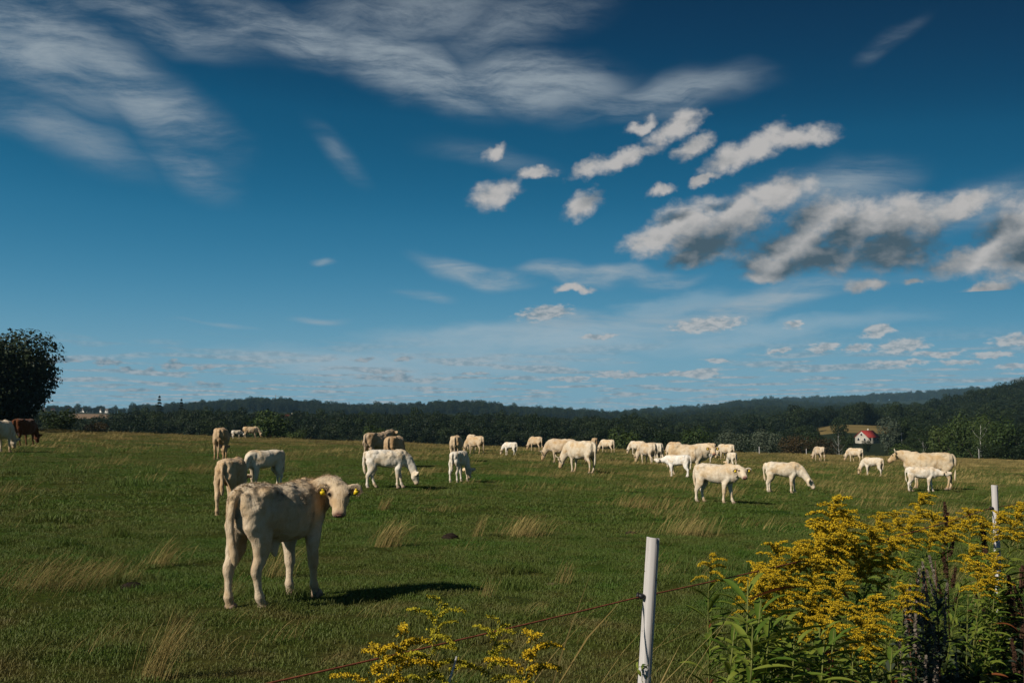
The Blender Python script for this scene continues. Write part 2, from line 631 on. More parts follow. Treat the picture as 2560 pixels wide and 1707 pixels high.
M['leaf_dark'] = foliage_mat("leaves_dark_green", (.012, .024, .008), (.030, .046, .013))
M['leaf_wood'] = foliage_mat("leaves_of_the_wood", (.007, .015, .006), (.020, .032, .010), .12)
M['leaf_mid'] = foliage_mat("leaves_mid_green", (.034, .058, .014), (.066, .092, .024))
M['leaf_grey'] = foliage_mat("leaves_grey_green", (.045, .062, .038), (.085, .105, .068))
M['leaf_rust'] = foliage_mat("leaves_reddish_brown", (.030, .024, .012), (.062, .044, .020))
M['leaf_fir'] = foliage_mat("needles_dark", (.010, .020, .010), (.024, .036, .016))
M['bark'] = simple_mat("bark", (.07, .055, .04), .9, .1, .4, 6, .5)
M['pale_bark'] = simple_mat("pale_bark", (.42, .41, .38), .8, .1, .3, 3, .3)


# ------------------------------------------------------------------ the lie of the land
PXS = np.array([-340, 0, 150, 250, 330, 400, 560, 640, 700, 760, 850, 1000, 1120, 1200, 1300, 1400, 1500, 1600, 1700, 1800, 1860, 1920, 1990, 2100, 2200, 2300, 2420, 2560, 2900], float)


def row(*pairs):
    a = np.array(pairs, float)
    return np.interp(PXS, a[:, 0], a[:, 1])


CREST_Y = row((-340, 150), (0, 150), (300, 140), (640, 126), (1280, 120), (1900, 150), (2560, 190), (2900, 200))
# ground height (as the photograph's line it would show on) at rings of distance
RINGS = [
    (300, row((-340, 1112), (0, 1112), (150,1130), (250, 1135), (400, 1138), (850, 1150), (1300, 1158), (1500, 1150), (1700, 1160), (1900, 1158), (2050, 1140), (2200, 1140), (2400, 1165), (2900, 1165))),
    (450, row((-340, 1080), (0, 1095), (150, 1110), (220, 1108), (290, 1092), (360, 1080), (560, 1083), (850, 1092), (1100, 1090), (1300, 1094), (1500, 1100), (1600, 1112), (1700, 1132), (1900, 1130), (2050, 1108), (2150, 1106), (2250, 1108), (2400, 1120), (2900, 1110))),
    (640, row((-340, 1085), (0, 1092), (150, 1092), (400, 1085), (1300, 1085), (1500, 1095), (1700, 1112), (1850, 1104), (1960, 1080), (2040, 1062), (2110, 1058), (2200, 1062), (2300, 1080), (2420, 1078), (2560, 1060), (2900, 1050))),
    (720, row((-340, 1085), (0, 1085), (150, 1085), (400, 1080), (1300, 1085), (1700, 1105), (1900, 1092), (2040, 1070), (2200, 1070), (2300, 1074), (2420, 1066), (2560, 1052), (2900, 1040))),
    (1000, row((-340, 1070), (0, 1070), (400, 1080), (1300, 1080), (1600, 1082), (1700, 1082), (1900, 1075), (2150, 1070), (2250, 1062), (2320, 1050), (2420, 1022), (2500, 1005), (2560, 996), (2900, 972))),
    (1800, row((-340, 1026), (0, 1030), (150, 1030), (260, 1031), (330, 1034), (420, 1040), (560, 1026), (640, 1020), (700, 1020), (760, 1026), (850, 1034), (960, 1042), (1040, 1029), (1120, 1026), (1200, 1029), (1300, 1040), (1400, 1046), (1500, 1052), (1600, 1058), (1700, 1054), (1800, 1044), (1900, 1040), (2150, 1040), (2300, 1040), (2560, 1040), (2900, 1040))),
    (3000, row((-340, 1050), (0, 1050), (1500, 1050), (1590, 1042), (1700, 1036), (1800, 1029), (1860, 1019), (1920, 1020), (1990, 1024), (2100, 1028), (2300, 1034), (2900, 1034))),
    (4500, row((-340, 1055), (1500, 1050), (1800, 1030), (1860, 1024), (1920, 1012), (1990, 1012), (2060, 1014), (2130, 1005), (2230, 1001), (2320, 997), (2420, 990), (2900, 980))),
    (9000, row((-340, 1050), (2900, 1050))),
    (26000, row((-340, 1032), (2900, 1032))),
]
RD = np.array([r for r, _ in RINGS], float)
RZ = np.stack([EYE - (y - 1030) / F_PX * r for r, y in RINGS])      # ring x column -> height


def vnoise(x, y, seed=0):
    """smooth value noise, vectorised"""
    xi, yi = np.floor(x).astype(np.int64), np.floor(y).astype(np.int64)
    fx, fy = x - xi, y - yi
    fx, fy = fx * fx * (3 - 2 * fx), fy * fy * (3 - 2 * fy)

    def h(a, b):
        k = (a * 374761393 + b * 668265263 + seed * 1442695041) & 0x7fffffff
        k = ((k ^ (k >> 13)) * 1274126177) & 0x7fffffff
        return ((k ^ (k >> 16)) & 0xffff) / 65535.0
    return (h(xi, yi) * (1 - fx) + h(xi + 1, yi) * fx) * (1 - fy) + (h(xi, yi + 1) * (1 - fx) + h(xi + 1, yi + 1) * fx) * fy


def fbm(x, y, seed=0, octv=4):
    s, a, tot = 0, 1.0, 0
    for o in range(octv):
        s = s + a * vnoise(x * 2 ** o, y * 2 ** o, seed + o)
        tot += a
        a *= .5
    return s / tot


def col_of(x, y):
    phi = np.arctan2(x, y)
    return np.where(np.abs(phi) < 1.2, 1280 + F_PX * np.tan(np.clip(phi, -1.2, 1.2)), np.where(phi < 0, -340, 2900)).clip(-340, 2900)


def height(x, y):
    x, y = np.asarray(x, float), np.asarray(y, float)
    r = np.hypot(x, y)
    px = col_of(x, y)
    phi = np.arctan2(x, y)
    rc = np.interp(px, PXS, CREST_Y) / np.cos(np.clip(phi, -.75, .75))
    k = np.minimum(1, rc / np.maximum(r, 1e-6))
    xc, yc = x * k, y * k
    z0 = -(.022 * yc + .034 * xc)
    bump = (fbm(x * .22, y * .22, 3, 3) - .5) * .26 + (fbm(x * 1.3, y * 1.3, 11, 3) - .5) * .10 * np.clip(1.6 - r / 60, .3, 1)
    bump = bump * np.clip((r - 1.0) / 5.0, 0, 1)
    # beyond the crest
    nodes_r = [rc, rc + 30, rc + 70] + [np.maximum(R_, rc + 75 + i) for i, R_ in enumerate(RD)]
    nodes_z = [z0, z0 - 2.2, z0 - 6.5] + [np.interp(px, PXS, RZ[i]) for i in range(len(RD))]
    z = z0.copy()
    for i in range(len(nodes_r) - 1):
        a, b = nodes_r[i], nodes_r[i + 1]
        f = np.clip((r - a) / (b - a), 0, 1)
        if i > 1:
            f = f * f * (3 - 2 * f) * .6 + f * .4
        z = z + f * (nodes_z[i + 1] - nodes_z[i])
    return z + bump


def gz(x, y):
    return float(height(np.array([x]), np.array([y]))[0])


def on_ground(px, py):
    """where the photograph's pixel meets the meadow"""
    d = ray(px, py)
    o = Vector((0, 0, EYE))
    den = d.z + .022 * d.y + .034 * d.x
    s = -EYE / den
    for _ in range(6):
        p = o + d * s
        s += (gz(p.x, p.y) - p.z) / den * .9
    p = o + d * s
    return Vector((p.x, p.y, gz(p.x, p.y)))


def at_depth(px, py, Y):
    d = ray(px, py)
    return Vector((0, 0, EYE)) + d * (Y / d.y)


def foot(px, Y):
    """the ground under the photograph's column px at forward distance Y"""
    x = (px - 1280) / F_PX * Y
    return Vector((x, Y, gz(x, Y)))


# one polar sheet round the camera, cut at the crest into the meadow and the land beyond it
th_f = np.radians(np.arange(-42, 42.01, .3))
th_b = np.radians(np.arange(46, 315, 6.0))
TH = np.concatenate([th_f, th_b])
rr = [.4]
while rr[-1] < 26000:
    r_ = rr[-1]
    rr.append(r_ * (1.05 if r_ < 4 else 1.0095 if r_ < 60 else 1.014 if r_ < 1500 else 1.06))
RR = np.array(rr)
gx = np.outer(RR, np.sin(TH))
gy = np.outer(RR, np.cos(TH))
gzz = height(gx.ravel(), gy.ravel()).reshape(gx.shape)
nr, nt = gx.shape
V = np.stack([gx, gy, gzz], -1).reshape(-1, 3)
ii, jj = np.meshgrid(np.arange(nr - 1), np.arange(nt), indexing='ij')
jn = (jj + 1) % nt
Fq = np.stack([ii * nt + jj, (ii + 1) * nt + jj, (ii + 1) * nt + jn, ii * nt + jn], -1).reshape(-1, 4)
px_v = col_of(V[:, 0], V[:, 1])
rc_v = np.interp(px_v, PXS, CREST_Y) / np.cos(np.clip(np.arctan2(V[:, 0], V[:, 1]), -.75, .75))
beyond = np.hypot(V[:, 0], V[:, 1]) > rc_v + 36
face_b = beyond[Fq].all(1)


def submesh(name, mask, mat, attrs=None):
    f = Fq[mask]
    used, inv = np.unique(f, return_inverse=True)
    return mesh_from(name, V[used], inv.reshape(f.shape), [mat], True, {k: a[used] for k, a in (attrs or {}).items()})


# what covers the land beyond: forest floor, stubble fields, far pastures
cover = np.tile(np.array([.020, .028, .012]), (len(V), 1))
rv = np.hypot(V[:, 0], V[:, 1])


def field_mask(px, r, edge=0.0):
    w = 8 * np.sin(r * .05) + 6 * np.sin(px * .09)
    f1 = (px > 2030 + w) & (px < 2235 + w) & (r > 545) & (r < 655 + w)             # ochre field behind the house
    f2 = (px > 2500) & (px < 2900) & (r > 560) & (r < 690)
    f3 = (px > 180 + w) & (px < 280 + w) & (r > 1420) & (r < 1690)                      # field under the village
    f4 = (px > 1700) & (px < 1790) & (r > 330) & (r < 430)                      # green clearing
    f5 = (px > 1640) & (px < 1760) & (r > 2500) & (r < 2760)
    f6 = (px > 2300) & (px < 2345) & (r > 560) & (r < 680)
    return f1, f2, f3, f4, f5, f6


for msk, cc in zip(field_mask(px_v, rv), ((.20, .145, .055), (.14, .12, .045), (.25, .155, .085), (.055, .085, .02), (.26, .19, .12), (.16, .13, .05))):
    cover[msk] = cc
near_b = (rv < rc_v + 75)
cover[near_b] = (.05, .065, .02)
meadow = ob("meadow", submesh("meadow", ~face_b, M['turf']), kind="structure")
hills = ob("hills", submesh("hills", face_b, M['hills'], {'cover': cover}), kind="structure")


# ------------------------------------------------------------------ scattering by geometry nodes (for what nobody could count)
def proto_collection(name, objs):
    c = bpy.data.collections.new(name)
    for o in objs:
        c.objects.link(o)
    return c


def scatter(name, pts, rot, scale, idx, coll):
    me = bpy.data.meshes.new(name)
    n = len(pts)
    me.vertices.add(n)
    me.vertices.foreach_set("co", np.asarray(pts, np.float32).ravel())
    a = me.attributes.new("turn", 'FLOAT_VECTOR', 'POINT')
    a.data.foreach_set("vector", np.asarray(rot, np.float32).ravel())
    a = me.attributes.new("size", 'FLOAT_VECTOR', 'POINT')
    s = np.asarray(scale, np.float32)
    if s.ndim == 1:
        s = np.repeat(s[:, None], 3, 1)
    a.data.foreach_set("vector", s.ravel())
    a = me.attributes.new("pick", 'INT', 'POINT')
    a.data.foreach_set("value", np.asarray(idx, np.int32))
    o = ob(name, me, kind="stuff")
    ng = bpy.data.node_groups.new(name + "_scatter", 'GeometryNodeTree')
    ng.interface.new_socket("Geometry", in_out='INPUT', socket_type='NodeSocketGeometry')
    ng.interface.new_socket("Geometry", in_out='OUTPUT', socket_type='NodeSocketGeometry')
    gi, go = ng.nodes.new('NodeGroupInput'), ng.nodes.new('NodeGroupOutput')
    iop = ng.nodes.new('GeometryNodeInstanceOnPoints')
    ci = ng.nodes.new('GeometryNodeCollectionInfo')
    ci.inputs[0].default_value = coll
    ci.inputs['Separate Children'].default_value = True
    ci.inputs['Reset Children'].default_value = True

    def named(nm, dt):
        nd = ng.nodes.new('GeometryNodeInputNamedAttribute')
        nd.data_type = dt
        nd.inputs[0].default_value = nm
        return nd.outputs[0]
    e2r = ng.nodes.new('FunctionNodeEulerToRotation')
    ng.links.new(named("turn", 'FLOAT_VECTOR'), e2r.inputs[0])
    ng.links.new(gi.outputs[0], iop.inputs['Points'])
    ng.links.new(ci.outputs[0], iop.inputs['Instance'])
    iop.inputs['Pick Instance'].default_value = True
    ng.links.new(named("pick", 'INT'), iop.inputs['Instance Index'])
    ng.links.new(e2r.outputs[0], iop.inputs['Rotation'])
    ng.links.new(named("size", 'FLOAT_VECTOR'), iop.inputs['Scale'])
    ng.links.new(iop.outputs[0], go.inputs[0])
    md = o.modifiers.new("scatter", 'NODES')
    md.node_group = ng
    return o


# ------------------------------------------------------------------ trees
def leaf_cards(rng, centres, normals, size, asp=1.0, flat=.55):
    """one leaf-clump face at each centre, roughly facing its normal"""
    n = len(centres)
    nn = normals + rng.normal(0, flat, (n, 3))
    nn /= np.linalg.norm(nn, axis=1)[:, None] + 1e-9
    ref = rng.normal(0, 1, (n, 3))
    a = np.cross(nn, ref)
    a /= np.linalg.norm(a, axis=1)[:, None] + 1e-9
    b = np.cross(nn, a)
    s = size * rng.uniform(.6, 1.35, n)[:, None]
    q = np.stack([centres - a * s * .5, centres - b * s * .32 * asp + nn * s * .1, centres + a * s * .5, centres + b * s * .32 * asp + nn * s * .1], 1)
    return q.reshape(-1, 3), np.arange(n * 4).reshape(-1, 4)


def crown_mesh(name, seed, mat, h=10.0, w=8.0, base=1.5, lumps=14, cards=1500, card=.75, shape='round'):
    rng = np.random.default_rng(seed)
    C, R = [], []
    for i in range(lumps):
        f = (i + .5) / lumps
        z = base + (h - base) * (.12 + .80 * f)
        prof = math.sin(PI * min(1, .22 + .78 * (1 - f) ** .75)) if shape == 'round' else (1 - f) ** .8
        rad = w * .5 * max(.12, prof) * .62
        th = i * 2.4 + rng.uniform(-.4, .4)
        k = rng.uniform(.65, 1.05)
        C.append((rad * k * math.cos(th), rad * k * math.sin(th), z))
        R.append(w * rng.uniform(.17, .27) * (1.0 if shape == 'round' else max(.35, 1.1 - f)))
    C, R = np.array(C), np.array(R)
    pick = rng.choice(lumps, cards, p=R ** 2 / (R ** 2).sum())
    d = rng.normal(0, 1, (cards, 3))
    d /= np.linalg.norm(d, axis=1)[:, None]
    rad = rng.uniform(.55, 1.08, cards) ** .6
    p = C[pick] + d * (R[pick] * rad)[:, None] * np.array([1, 1, .82])
    p = p + rng.normal(0, .12, p.shape)
    v, f = leaf_cards(rng, p, d + np.array([0, 0, .35]), card)
    return mesh_from(name, v, f, [mat])


def fir_mesh(name, seed, mat, h=14.0, w=5.0, cards=1300):
    rng = np.random.default_rng(seed)
    f = rng.uniform(0, 1, cards) ** .75
    tier = np.floor(f * 13) / 13 + rng.uniform(0, .035, cards)
    rad = (1 - tier) * w * .5 * rng.uniform(.25, 1.0, cards)
    th = rng.uniform(0, 2 * PI, cards)
    p = np.stack([rad * np.cos(th), rad * np.sin(th), 1.0 + tier * (h - 1) - rad * .28], 1)
    nn = np.stack([np.cos(th) * .4, np.sin(th) * .4, np.full(cards, .9)], 1)
    v, q = leaf_cards(rng, p, nn, .62, 1.0, .35)
    top = np.array([[0, 0, h + .8], [.12, 0, h - 1], [-.12, .05, h - 1], [0, .1, h - 1]])
    return mesh_from(name, np.concatenate([v, top]), np.concatenate([q, [[len(v), len(v) + 1, len(v) + 2, len(v) + 3]]]), [mat])


def trunk_mesh(name, seed, mat, h=6.0, r=.22, limbs=5, spread=2.2):
    rng = np.random.default_rng(seed)
    mb = MB()
    zz = np.linspace(-.6, h, 7)
    sway = np.cumsum(rng.normal(0, .08, (7, 2)), 0)
    pts = np.stack([sway[:, 0], sway[:, 1], zz], 1)
    mb.tube(pts, np.linspace(r * 1.25, r * .4, 7), 8)
    for i in range(limbs):
        k = 2 + i % 4
        th = i * 2.4 + rng.uniform(-.3, .3)
        d = np.array([math.cos(th), math.sin(th), 0])
        a = pts[k]
        L = spread * rng.uniform(.7, 1.2)
        ps = np.stack([a, a + d * L * .45 + np.array([0, 0, L * .42]), a + d * L * .8 + np.array([0, 0, L * 1.0])])
        mb.tube(ps, [r * .42, r * .28, r * .08], 6)
    return mb.mesh(name, [mat], True)


fo = [ob(f"wood_crown_{i}", crown_mesh(f"wood_crown_{i}", 40 + i, M['leaf_wood'] if i not in (2,) else M['leaf_dark'], h=12 + i % 3, w=8.0 + (i % 2), base=.2, cards=2400, card=.60), link=False) for i in range(4)]
fo.append(ob("wood_fir_4", fir_mesh("wood_fir_4", 49, M['leaf_fir'], 13, 5.5), link=False))
WOOD = proto_collection("wood_crowns", fo)


def wood(name, zones, label, seed):
    """zones: (px0, px1, r0, r1, spacing, scale)"""
    rng = np.random.default_rng(seed)
    P, S, I = [], [], []
    for (p0, p1, r0, r1, sp, sc) in zones:
        a0, a1 = math.atan((p0 - 1280) / F_PX), math.atan((p1 - 1280) / F_PX)
        n = int((a1 - a0) * (r1 ** 2 - r0 ** 2) / 2 / sp ** 2)
        th = rng.uniform(a0, a1, n)
        r = np.sqrt(rng.uniform(r0 ** 2, r1 ** 2, n))
        x, y = r * np.sin(th), r * np.cos(th)
        px = col_of(x, y)
        keep = np.ones(n, bool)
        for fm in field_mask(px, r):
            keep &= ~fm
        keep &= ~((px > 2085) & (px < 2235) & (r < 475))                 # the house's clearing
        keep &= ~((px > 2010) & (px < 2260) & (r > 470) & (r < 560))     # low ground before the ochre field
        x, y, px, r = x[keep], y[keep], px[keep], r[keep]
        z = height(x, y) - .6
        P.append(np.stack([x, y, z], 1))
        s = sc * rng.uniform(.68, 1.22, len(x))
        S.append(np.stack([s * rng.uniform(.9, 1.25, len(x)), s * rng.uniform(.9, 1.25, len(x)), s * rng.uniform(.8, 1.1, len(x))], 1))
        I.append(rng.choice(5, len(x), p=[.3, .27, .15, .22, .06]))
    P, S, I = np.concatenate(P), np.concatenate(S), np.concatenate(I)
    R = np.zeros_like(P)
    R[:, 2] = rng.uniform(0, 2 * PI, len(P))
    o = scatter(name, P, R, S, I, WOOD)
    o["label"] = label
    return o


wood("forest", [(-340, 1640, 320, 540, 5.0, .74), (1640, 2040, 265, 500, 5.6, .62), (2240, 2900, 300, 520, 6.5, .75)], "dark broadleaf wood filling the valley behind the meadow", 5)
wood("valley_forest", [(1560, 2900, 520, 900, 8.5, 1.0), (2040, 2240, 640, 900, 8.0, .95)], "dark wood on the slopes behind the red roofed house", 6)
wood("hill_forest", [(1600, 2900, 900, 1350, 10.0, 1.2), (330, 1640, 560, 700, 9.0, .9)], "dark green wooded hill rising at the right", 8)
wood("far_forest", [(330, 1640, 1550, 2000, 13, 1.35), (1550, 2900, 1500, 2000, 14, 1.3), (1560, 2300, 2500, 3150, 21, 1.7), (1850, 2900, 4050, 4650, 26, 2.2), (-340, 170, 1350, 1480, 15, .8), (-340, 330, 1700, 2000, 19, .9)], "blue green wooded ridges on the horizon", 9)

# ================================================================== cattle
m, t = new_mat("cattle_coat")
at = t.node('ShaderNodeAttribute', attribute_name='coat')
co = t.node('ShaderNodeTexCoord').outputs['Object']
patch = t.noise(co, 2.6, 4, .55, .4)
tuft = t.noise(t.mapping(co, scale=(1, 1, .45)), 34.0, 4, .65, 1.2)
hairn = t.noise(t.mapping(co, rot=(0, .5, 0), scale=(.35, 1, .6)), 150.0, 3, .6, .6)
col = t.mix(t.ramp(patch, .40, .66), at.outputs['Color'], t.mix(1.0, at.outputs['Color'], c4(.84, .72, .56), 'MULTIPLY'))
blot = t.noise(co, 9.0, 5, .65, .8)
col = t.mix(t.ramp(blot, .52, .72, 0, .55), col, t.mix(1.0, col, c4(.78, .68, .55), 'MULTIPLY'))
oi = t.node('ShaderNodeObjectInfo')
off = t.comb(t.math('MULTIPLY', oi.outputs['Random'], 17.0), t.math('MULTIPLY', oi.outputs['Random'], 5.0), 0.0)
stain = t.noise(t.vmath('ADD', co, off), 3.4, 5, .62, .6)
col = t.mix(t.ramp(stain, .54, .72, 0, .62), col, t.mix(1.0, col, c4(.66, .54, .40), 'MULTIPLY'))
col = t.mix(t.ramp(tuft, .25, .75), t.mix(1.0, col, c4(.86, .82, .76), 'MULTIPLY'), col)
hgt = t.math('MULTIPLY_ADD', tuft, .7, t.math('MULTIPLY', hairn, .35))
finish(t, col, .9, .08, hgt, .7, .020, sheen=.10)
M['coat'] = m
M['eye'] = simple_mat("wet_eye", (.008, .006, .005), .12, .6)
M['horn'] = simple_mat("horn", (.55, .47, .33), .45, .3, .3, 12)
M['hoof'] = simple_mat("hoof", (.22, .155, .11), .6, .3, .3, 25, .3)
M['muzzle'] = simple_mat("pink_muzzle", (.27, .125, .105), .35, .5, .15, 40, .2)
M['tag'] = simple_mat("yellow_plastic", (.78, .56, .02), .4, .4)
M['udder'] = simple_mat("udder_skin", (.55, .36, .29), .7, .2, .1, 10)


def lerp(a, b, f):
    return a + (b - a) * f


def ring_loft(mb, secs, axis_fn, sides=20, expo=2.3):
    """secs: list of (centre, a_vec, b_vec) cross sections"""
    th = np.linspace(0, 2 * PI, sides, endpoint=False)
    cs, sn = np.cos(th), np.sin(th)
    ca = np.sign(cs) * np.abs(cs) ** (2 / expo)
    sa = np.sign(sn) * np.abs(sn) ** (2 / expo)
    rings = [np.asarray(c)[None] + ca[:, None] * np.asarray(a)[None] + sa[:, None] * np.asarray(b)[None] for c, a, b in secs]
    n = len(rings)
    fs = []
    for i in range(n - 1):
        for j in range(sides):
            k = (j + 1) % sides
            fs.append((i * sides + j, (i + 1) * sides + j, (i + 1) * sides + k, i * sides + k))
    fs.append(tuple(range(sides)))
    fs.append(tuple(range(n * sides - 1, (n - 1) * sides - 1, -1)))
    mb.add(np.concatenate(rings), fs)


ADULT_TORSO = [  # x, top z, bottom z, half width
    (-.830, 1.22, 1.02, .09), (-.80, 1.32, .86, .19), (-.70, 1.385, .76, .265), (-.55, 1.405, .70, .290), (-.32, 1.39, .64, .305),
    (-.05, 1.375, .57, .365), (.22, 1.37, .555, .365), (.45, 1.375, .575, .305), (.60, 1.39, .64, .245), (.74, 1.37, .69, .190), (.86, 1.28, .76, .125), (.92, 1.16, .86, .06)]
HIND = [(-.60, .13, 1.12, .20, .13), (-.60, .165, .94, .235, .125), (-.575, .185, .79, .185, .105), (-.575, .190, .67, .125, .080), (-.63, .19, .56, .085, .060), (-.695, .185, .47, .066, .048),
        (-.700, .182, .42, .058, .046), (-.690, .18, .35, .044, .040), (-.680, .18, .22, .038, .036), (-.670, .18, .145, .048, .046), (-.645, .18, .085, .043, .043), (-.620, .18, .045, .052, .050), (-.605, .18, .0, .064, .056)]
FORE = [(.52, .13, 1.10, .17, .10), (.54, .165, .93, .17, .10), (.50, .18, .78, .13, .09), (.455, .185, .67, .095, .075), (.460, .185, .55, .070, .060), (.470, .18, .43, .056, .050),
        (.475, .178, .39, .056, .052), (.475, .175, .33, .042, .040), (.475, .175, .21, .037, .036), (.480, .175, .140, .047, .045), (.500, .175, .085, .043, .043), (.520, .175, .045, .052, .050), (.535, .175, .0, .063, .056)]


def cattle(label, category, group, pos, heading, H=1.4, calf=False, head='graze', yaw=0.0, coat=(.70, .60, .45), steps=(0, 0, 0, 0),
           voxel=.022, horns=False, tags=False, tail_swing=0.0, fuzz=0, sheath=False, name=None, pitch=0.0, neck_side=0.0, poll=None, muzzle=None, detail=True, roll=0.0, stout=1.0, head_scale=1.0):
    """One animal. heading: degrees, 0 = to the right of the view, 90 = straight away. Local frame: +X forward, +Y its left, +Z up."""
    s = H / 1.4
    sx = s * (.90 if calf else 1.0)
    wy = .82 * stout if calf else 1.0
    thick = 1.14 if calf else 1.0
    hs = s * (1.10 if calf else .95) * head_scale
    heading = heading - math.degrees(math.atan2(pos.x, pos.y))      # given against the line of sight
    mb = MB()
    # trunk
    secs = []
    for (x, top, bot, hw) in ADULT_TORSO:
        if calf:
            bot = top - (top - bot) * ((.80 if x < .5 else .86) * stout)
            top = top * (1.0 if x > -.5 else .995)
        zc, hd = (top + bot) / 2, (top - bot) / 2
        secs.append(((x * sx, 0, zc * s), (0, hw * s * wy, 0), (0, 0, hd * s)))
    ring_loft(mb, secs, None, 22, 2.25)
    # hip bones, ribs, spine, brisket
    if not calf:
        for sd in (-1, 1):
            mb.ellipsoid((.33 * sx, sd * .235 * s, .98 * s), (.07 * s, .13 * s, .30 * s), seg=10, rings=6)
            mb.ellipsoid((-.36 * sx, sd * .17 * s, 1.36 * s), (.20 * s, .05 * s, .035 * s), seg=8, rings=5)
    for sd in (-1, 1):
        mb.ellipsoid((-.47 * sx, sd * .185 * s * wy, 1.285 * s), (.15 * s, .095 * s, .085 * s), seg=10, rings=6)
        mb.ellipsoid((-.74 * sx, sd * .115 * s * wy, 1.17 * s), (.10 * s, .10 * s * wy, .17 * s), seg=10, rings=6)
        mb.ellipsoid((.55 * sx, sd * .155 * s * wy, 1.10 * s), (.16 * s, .10 * s, .24 * s), seg=10, rings=6)
    mb.ellipsoid((.72 * sx, 0, (.86 if calf else .80) * s), ((.12 if calf else .16) * s, .10 * s * wy, (.12 if calf else .15) * s), seg=10, rings=6)
    mb.ellipsoid((.52 * sx, 0, 1.345 * s), (.20 * s, .07 * s, .07 * s), seg=10, rings=6)
    if calf and sheath:
        mb.tube([(-.12 * sx, 0, .74 * s), (-.10 * sx, 0, .62 * s), (-.06 * sx, 0, .525 * s)], [(.16 * s, .05 * s), (.085 * s, .04 * s), (.022 * s, .018 * s)], 10, up=(1, 0, 0))
    # legs
    feet = []
    for li, (tmpl, sd) in enumerate(((HIND, 1), (HIND, -1), (FORE, 1), (FORE, -1))):
        st = steps[li]
        pts, rad = [], []
        for (x, y, z, ra, rb) in tmpl:
            k = max(0, 1 - z / .95)
            lift = 0
            g = 1.0
            if calf:
                g = thick if z < .75 else .93
                if .36 < z < .50 or .13 < z < .16:
                    g *= 1.10
            pts.append(((x * (sx / s) + st * k) * s, sd * y * s * (wy * (1.0 if z < .8 else .95)), z * s))
            rad.append((ra * s * g * (.95 if calf and z > .75 else 1), rb * s * g))
        mb.tube(pts, rad, 14, up=(1, 0, 0))
        feet.append(np.array(pts[-1]))
    # neck and head
    base = np.array([.60 * sx, 0, 1.10 * s])
    L = .50 * hs
    if poll is None:
        if head == 'graze':
            poll, muzzle = (1.17, .0, .60), (1.33, 0, .12)
        elif head == 'up':
            poll, muzzle = (1.18, 0, 1.42), (1.52, 0, 1.13)
        elif head == 'level':
            poll, muzzle = (1.26, 0, 1.26), (1.66, 0, 1.02)
        elif head == 'nurse':
            poll, muzzle = (1.22, 0, 1.05), (1.66, 0, 1.12)
        elif head == 'low':
            poll, muzzle = (1.24, 0, .82), (1.50, 0, .42)
    P = np.array(poll, float) * s
    P[0] *= sx / s
    Mz = np.array(muzzle, float) * s
    Mz[0] *= sx / s
    if yaw:
        # swing the neck about the withers: the face turns further than the neck does
        cy, sy = math.cos(math.radians(yaw * .55)), math.sin(math.radians(yaw * .55))
        d = P - base
        P = base + np.array([d[0] * cy - d[1] * sy, d[0] * sy + d[1] * cy, d[2]])
        cy, sy = math.cos(math.radians(yaw)), math.sin(math.radians(yaw))
        f0 = (np.array(muzzle, float) - np.array(poll, float))
        f = np.array([f0[0] * cy - f0[1] * sy, f0[0] * sy + f0[1] * cy, f0[2]])
    else:
        f = Mz - P
    f = f / np.linalg.norm(f)
    side = np.cross((0, 0, 1.0), f)
    side /= np.linalg.norm(side) + 1e-9
    if roll:
        cr, sr = math.cos(math.radians(roll)), math.sin(math.radians(roll))
        u0 = np.cross(f, side)
        side = side * cr + u0 * sr
    u = np.cross(f, side)
    nk0, nk3 = np.array([.50 * sx, 0, 1.08 * s]), P + f * .07 * hs - u * .05 * hs
    mid = (base + P) / 2 + np.array([.02, 0, .05 if head in ('graze', 'low') else -.05]) * s
    q = np.linspace(0, 1, 9)[:, None]
    c0, c1, c2, c3 = nk0, base + np.array([.20 * sx, 0, (.08 if head in ('graze', 'low') else .10) * s]), mid * .4 + P * .6 - f * .10 * hs, nk3
    curve = (1 - q) ** 3 * c0 + 3 * q * (1 - q) ** 2 * c1 + 3 * q * q * (1 - q) * c2 + q ** 3 * c3
    nq = np.linspace(0, 1, 9)
    ra = np.interp(nq, [0, .3, .6, 1], [.33, .28, .215, .150]) * s * (.86 if calf else 1)
    rb = np.interp(nq, [0, .3, .6, 1], [.20, .165, .135, .118]) * s * (.82 if calf else 1)
    mb.tube(curve, np.stack([ra, rb], 1), 16, up=(u + np.array([0, 0, .6])))
    dl = curve[3] * .5 + curve[5] * .5 - np.cross(f, side) * 0 + np.array([0, 0, -.17 * s])
    mb.tube([curve[1] + np.array([.05 * s, 0, -.26 * s]), dl, curve[7] + np.array([0, 0, -.10 * s])], [(.07 * s, .035 * s), (.07 * s, .030 * s), (.04 * s, .025 * s)], 10, up=(0, 0, 1))
    hsec = []
    prof = [(-.035, .075, .060, .0), (.03, .122, .100, -.035), (.10, .138, .125, -.048), (.165, .140, .138, -.055), (.23, .124, .130, -.060), (.30, .102, .110, -.062), (.36, .093, .097, -.064), (.41, .096, .092, -.066), (.45, .094, .080, -.070), (.475, .064, .050, -.076)]
    for (tt, hw, hd, uo) in prof:
        wide = 1.05 if calf and tt < .22 else 1.0
        sh = .92 if calf and tt > .3 else 1.0
        hsec.append((P + f * tt * hs * (.93 if calf else 1) + u * uo * hs, side * hw * hs * wide, u * hd * hs * sh))
    ring_loft(mb, hsec, None, 16, 2.3)
    hl = .93 if calf else 1.0
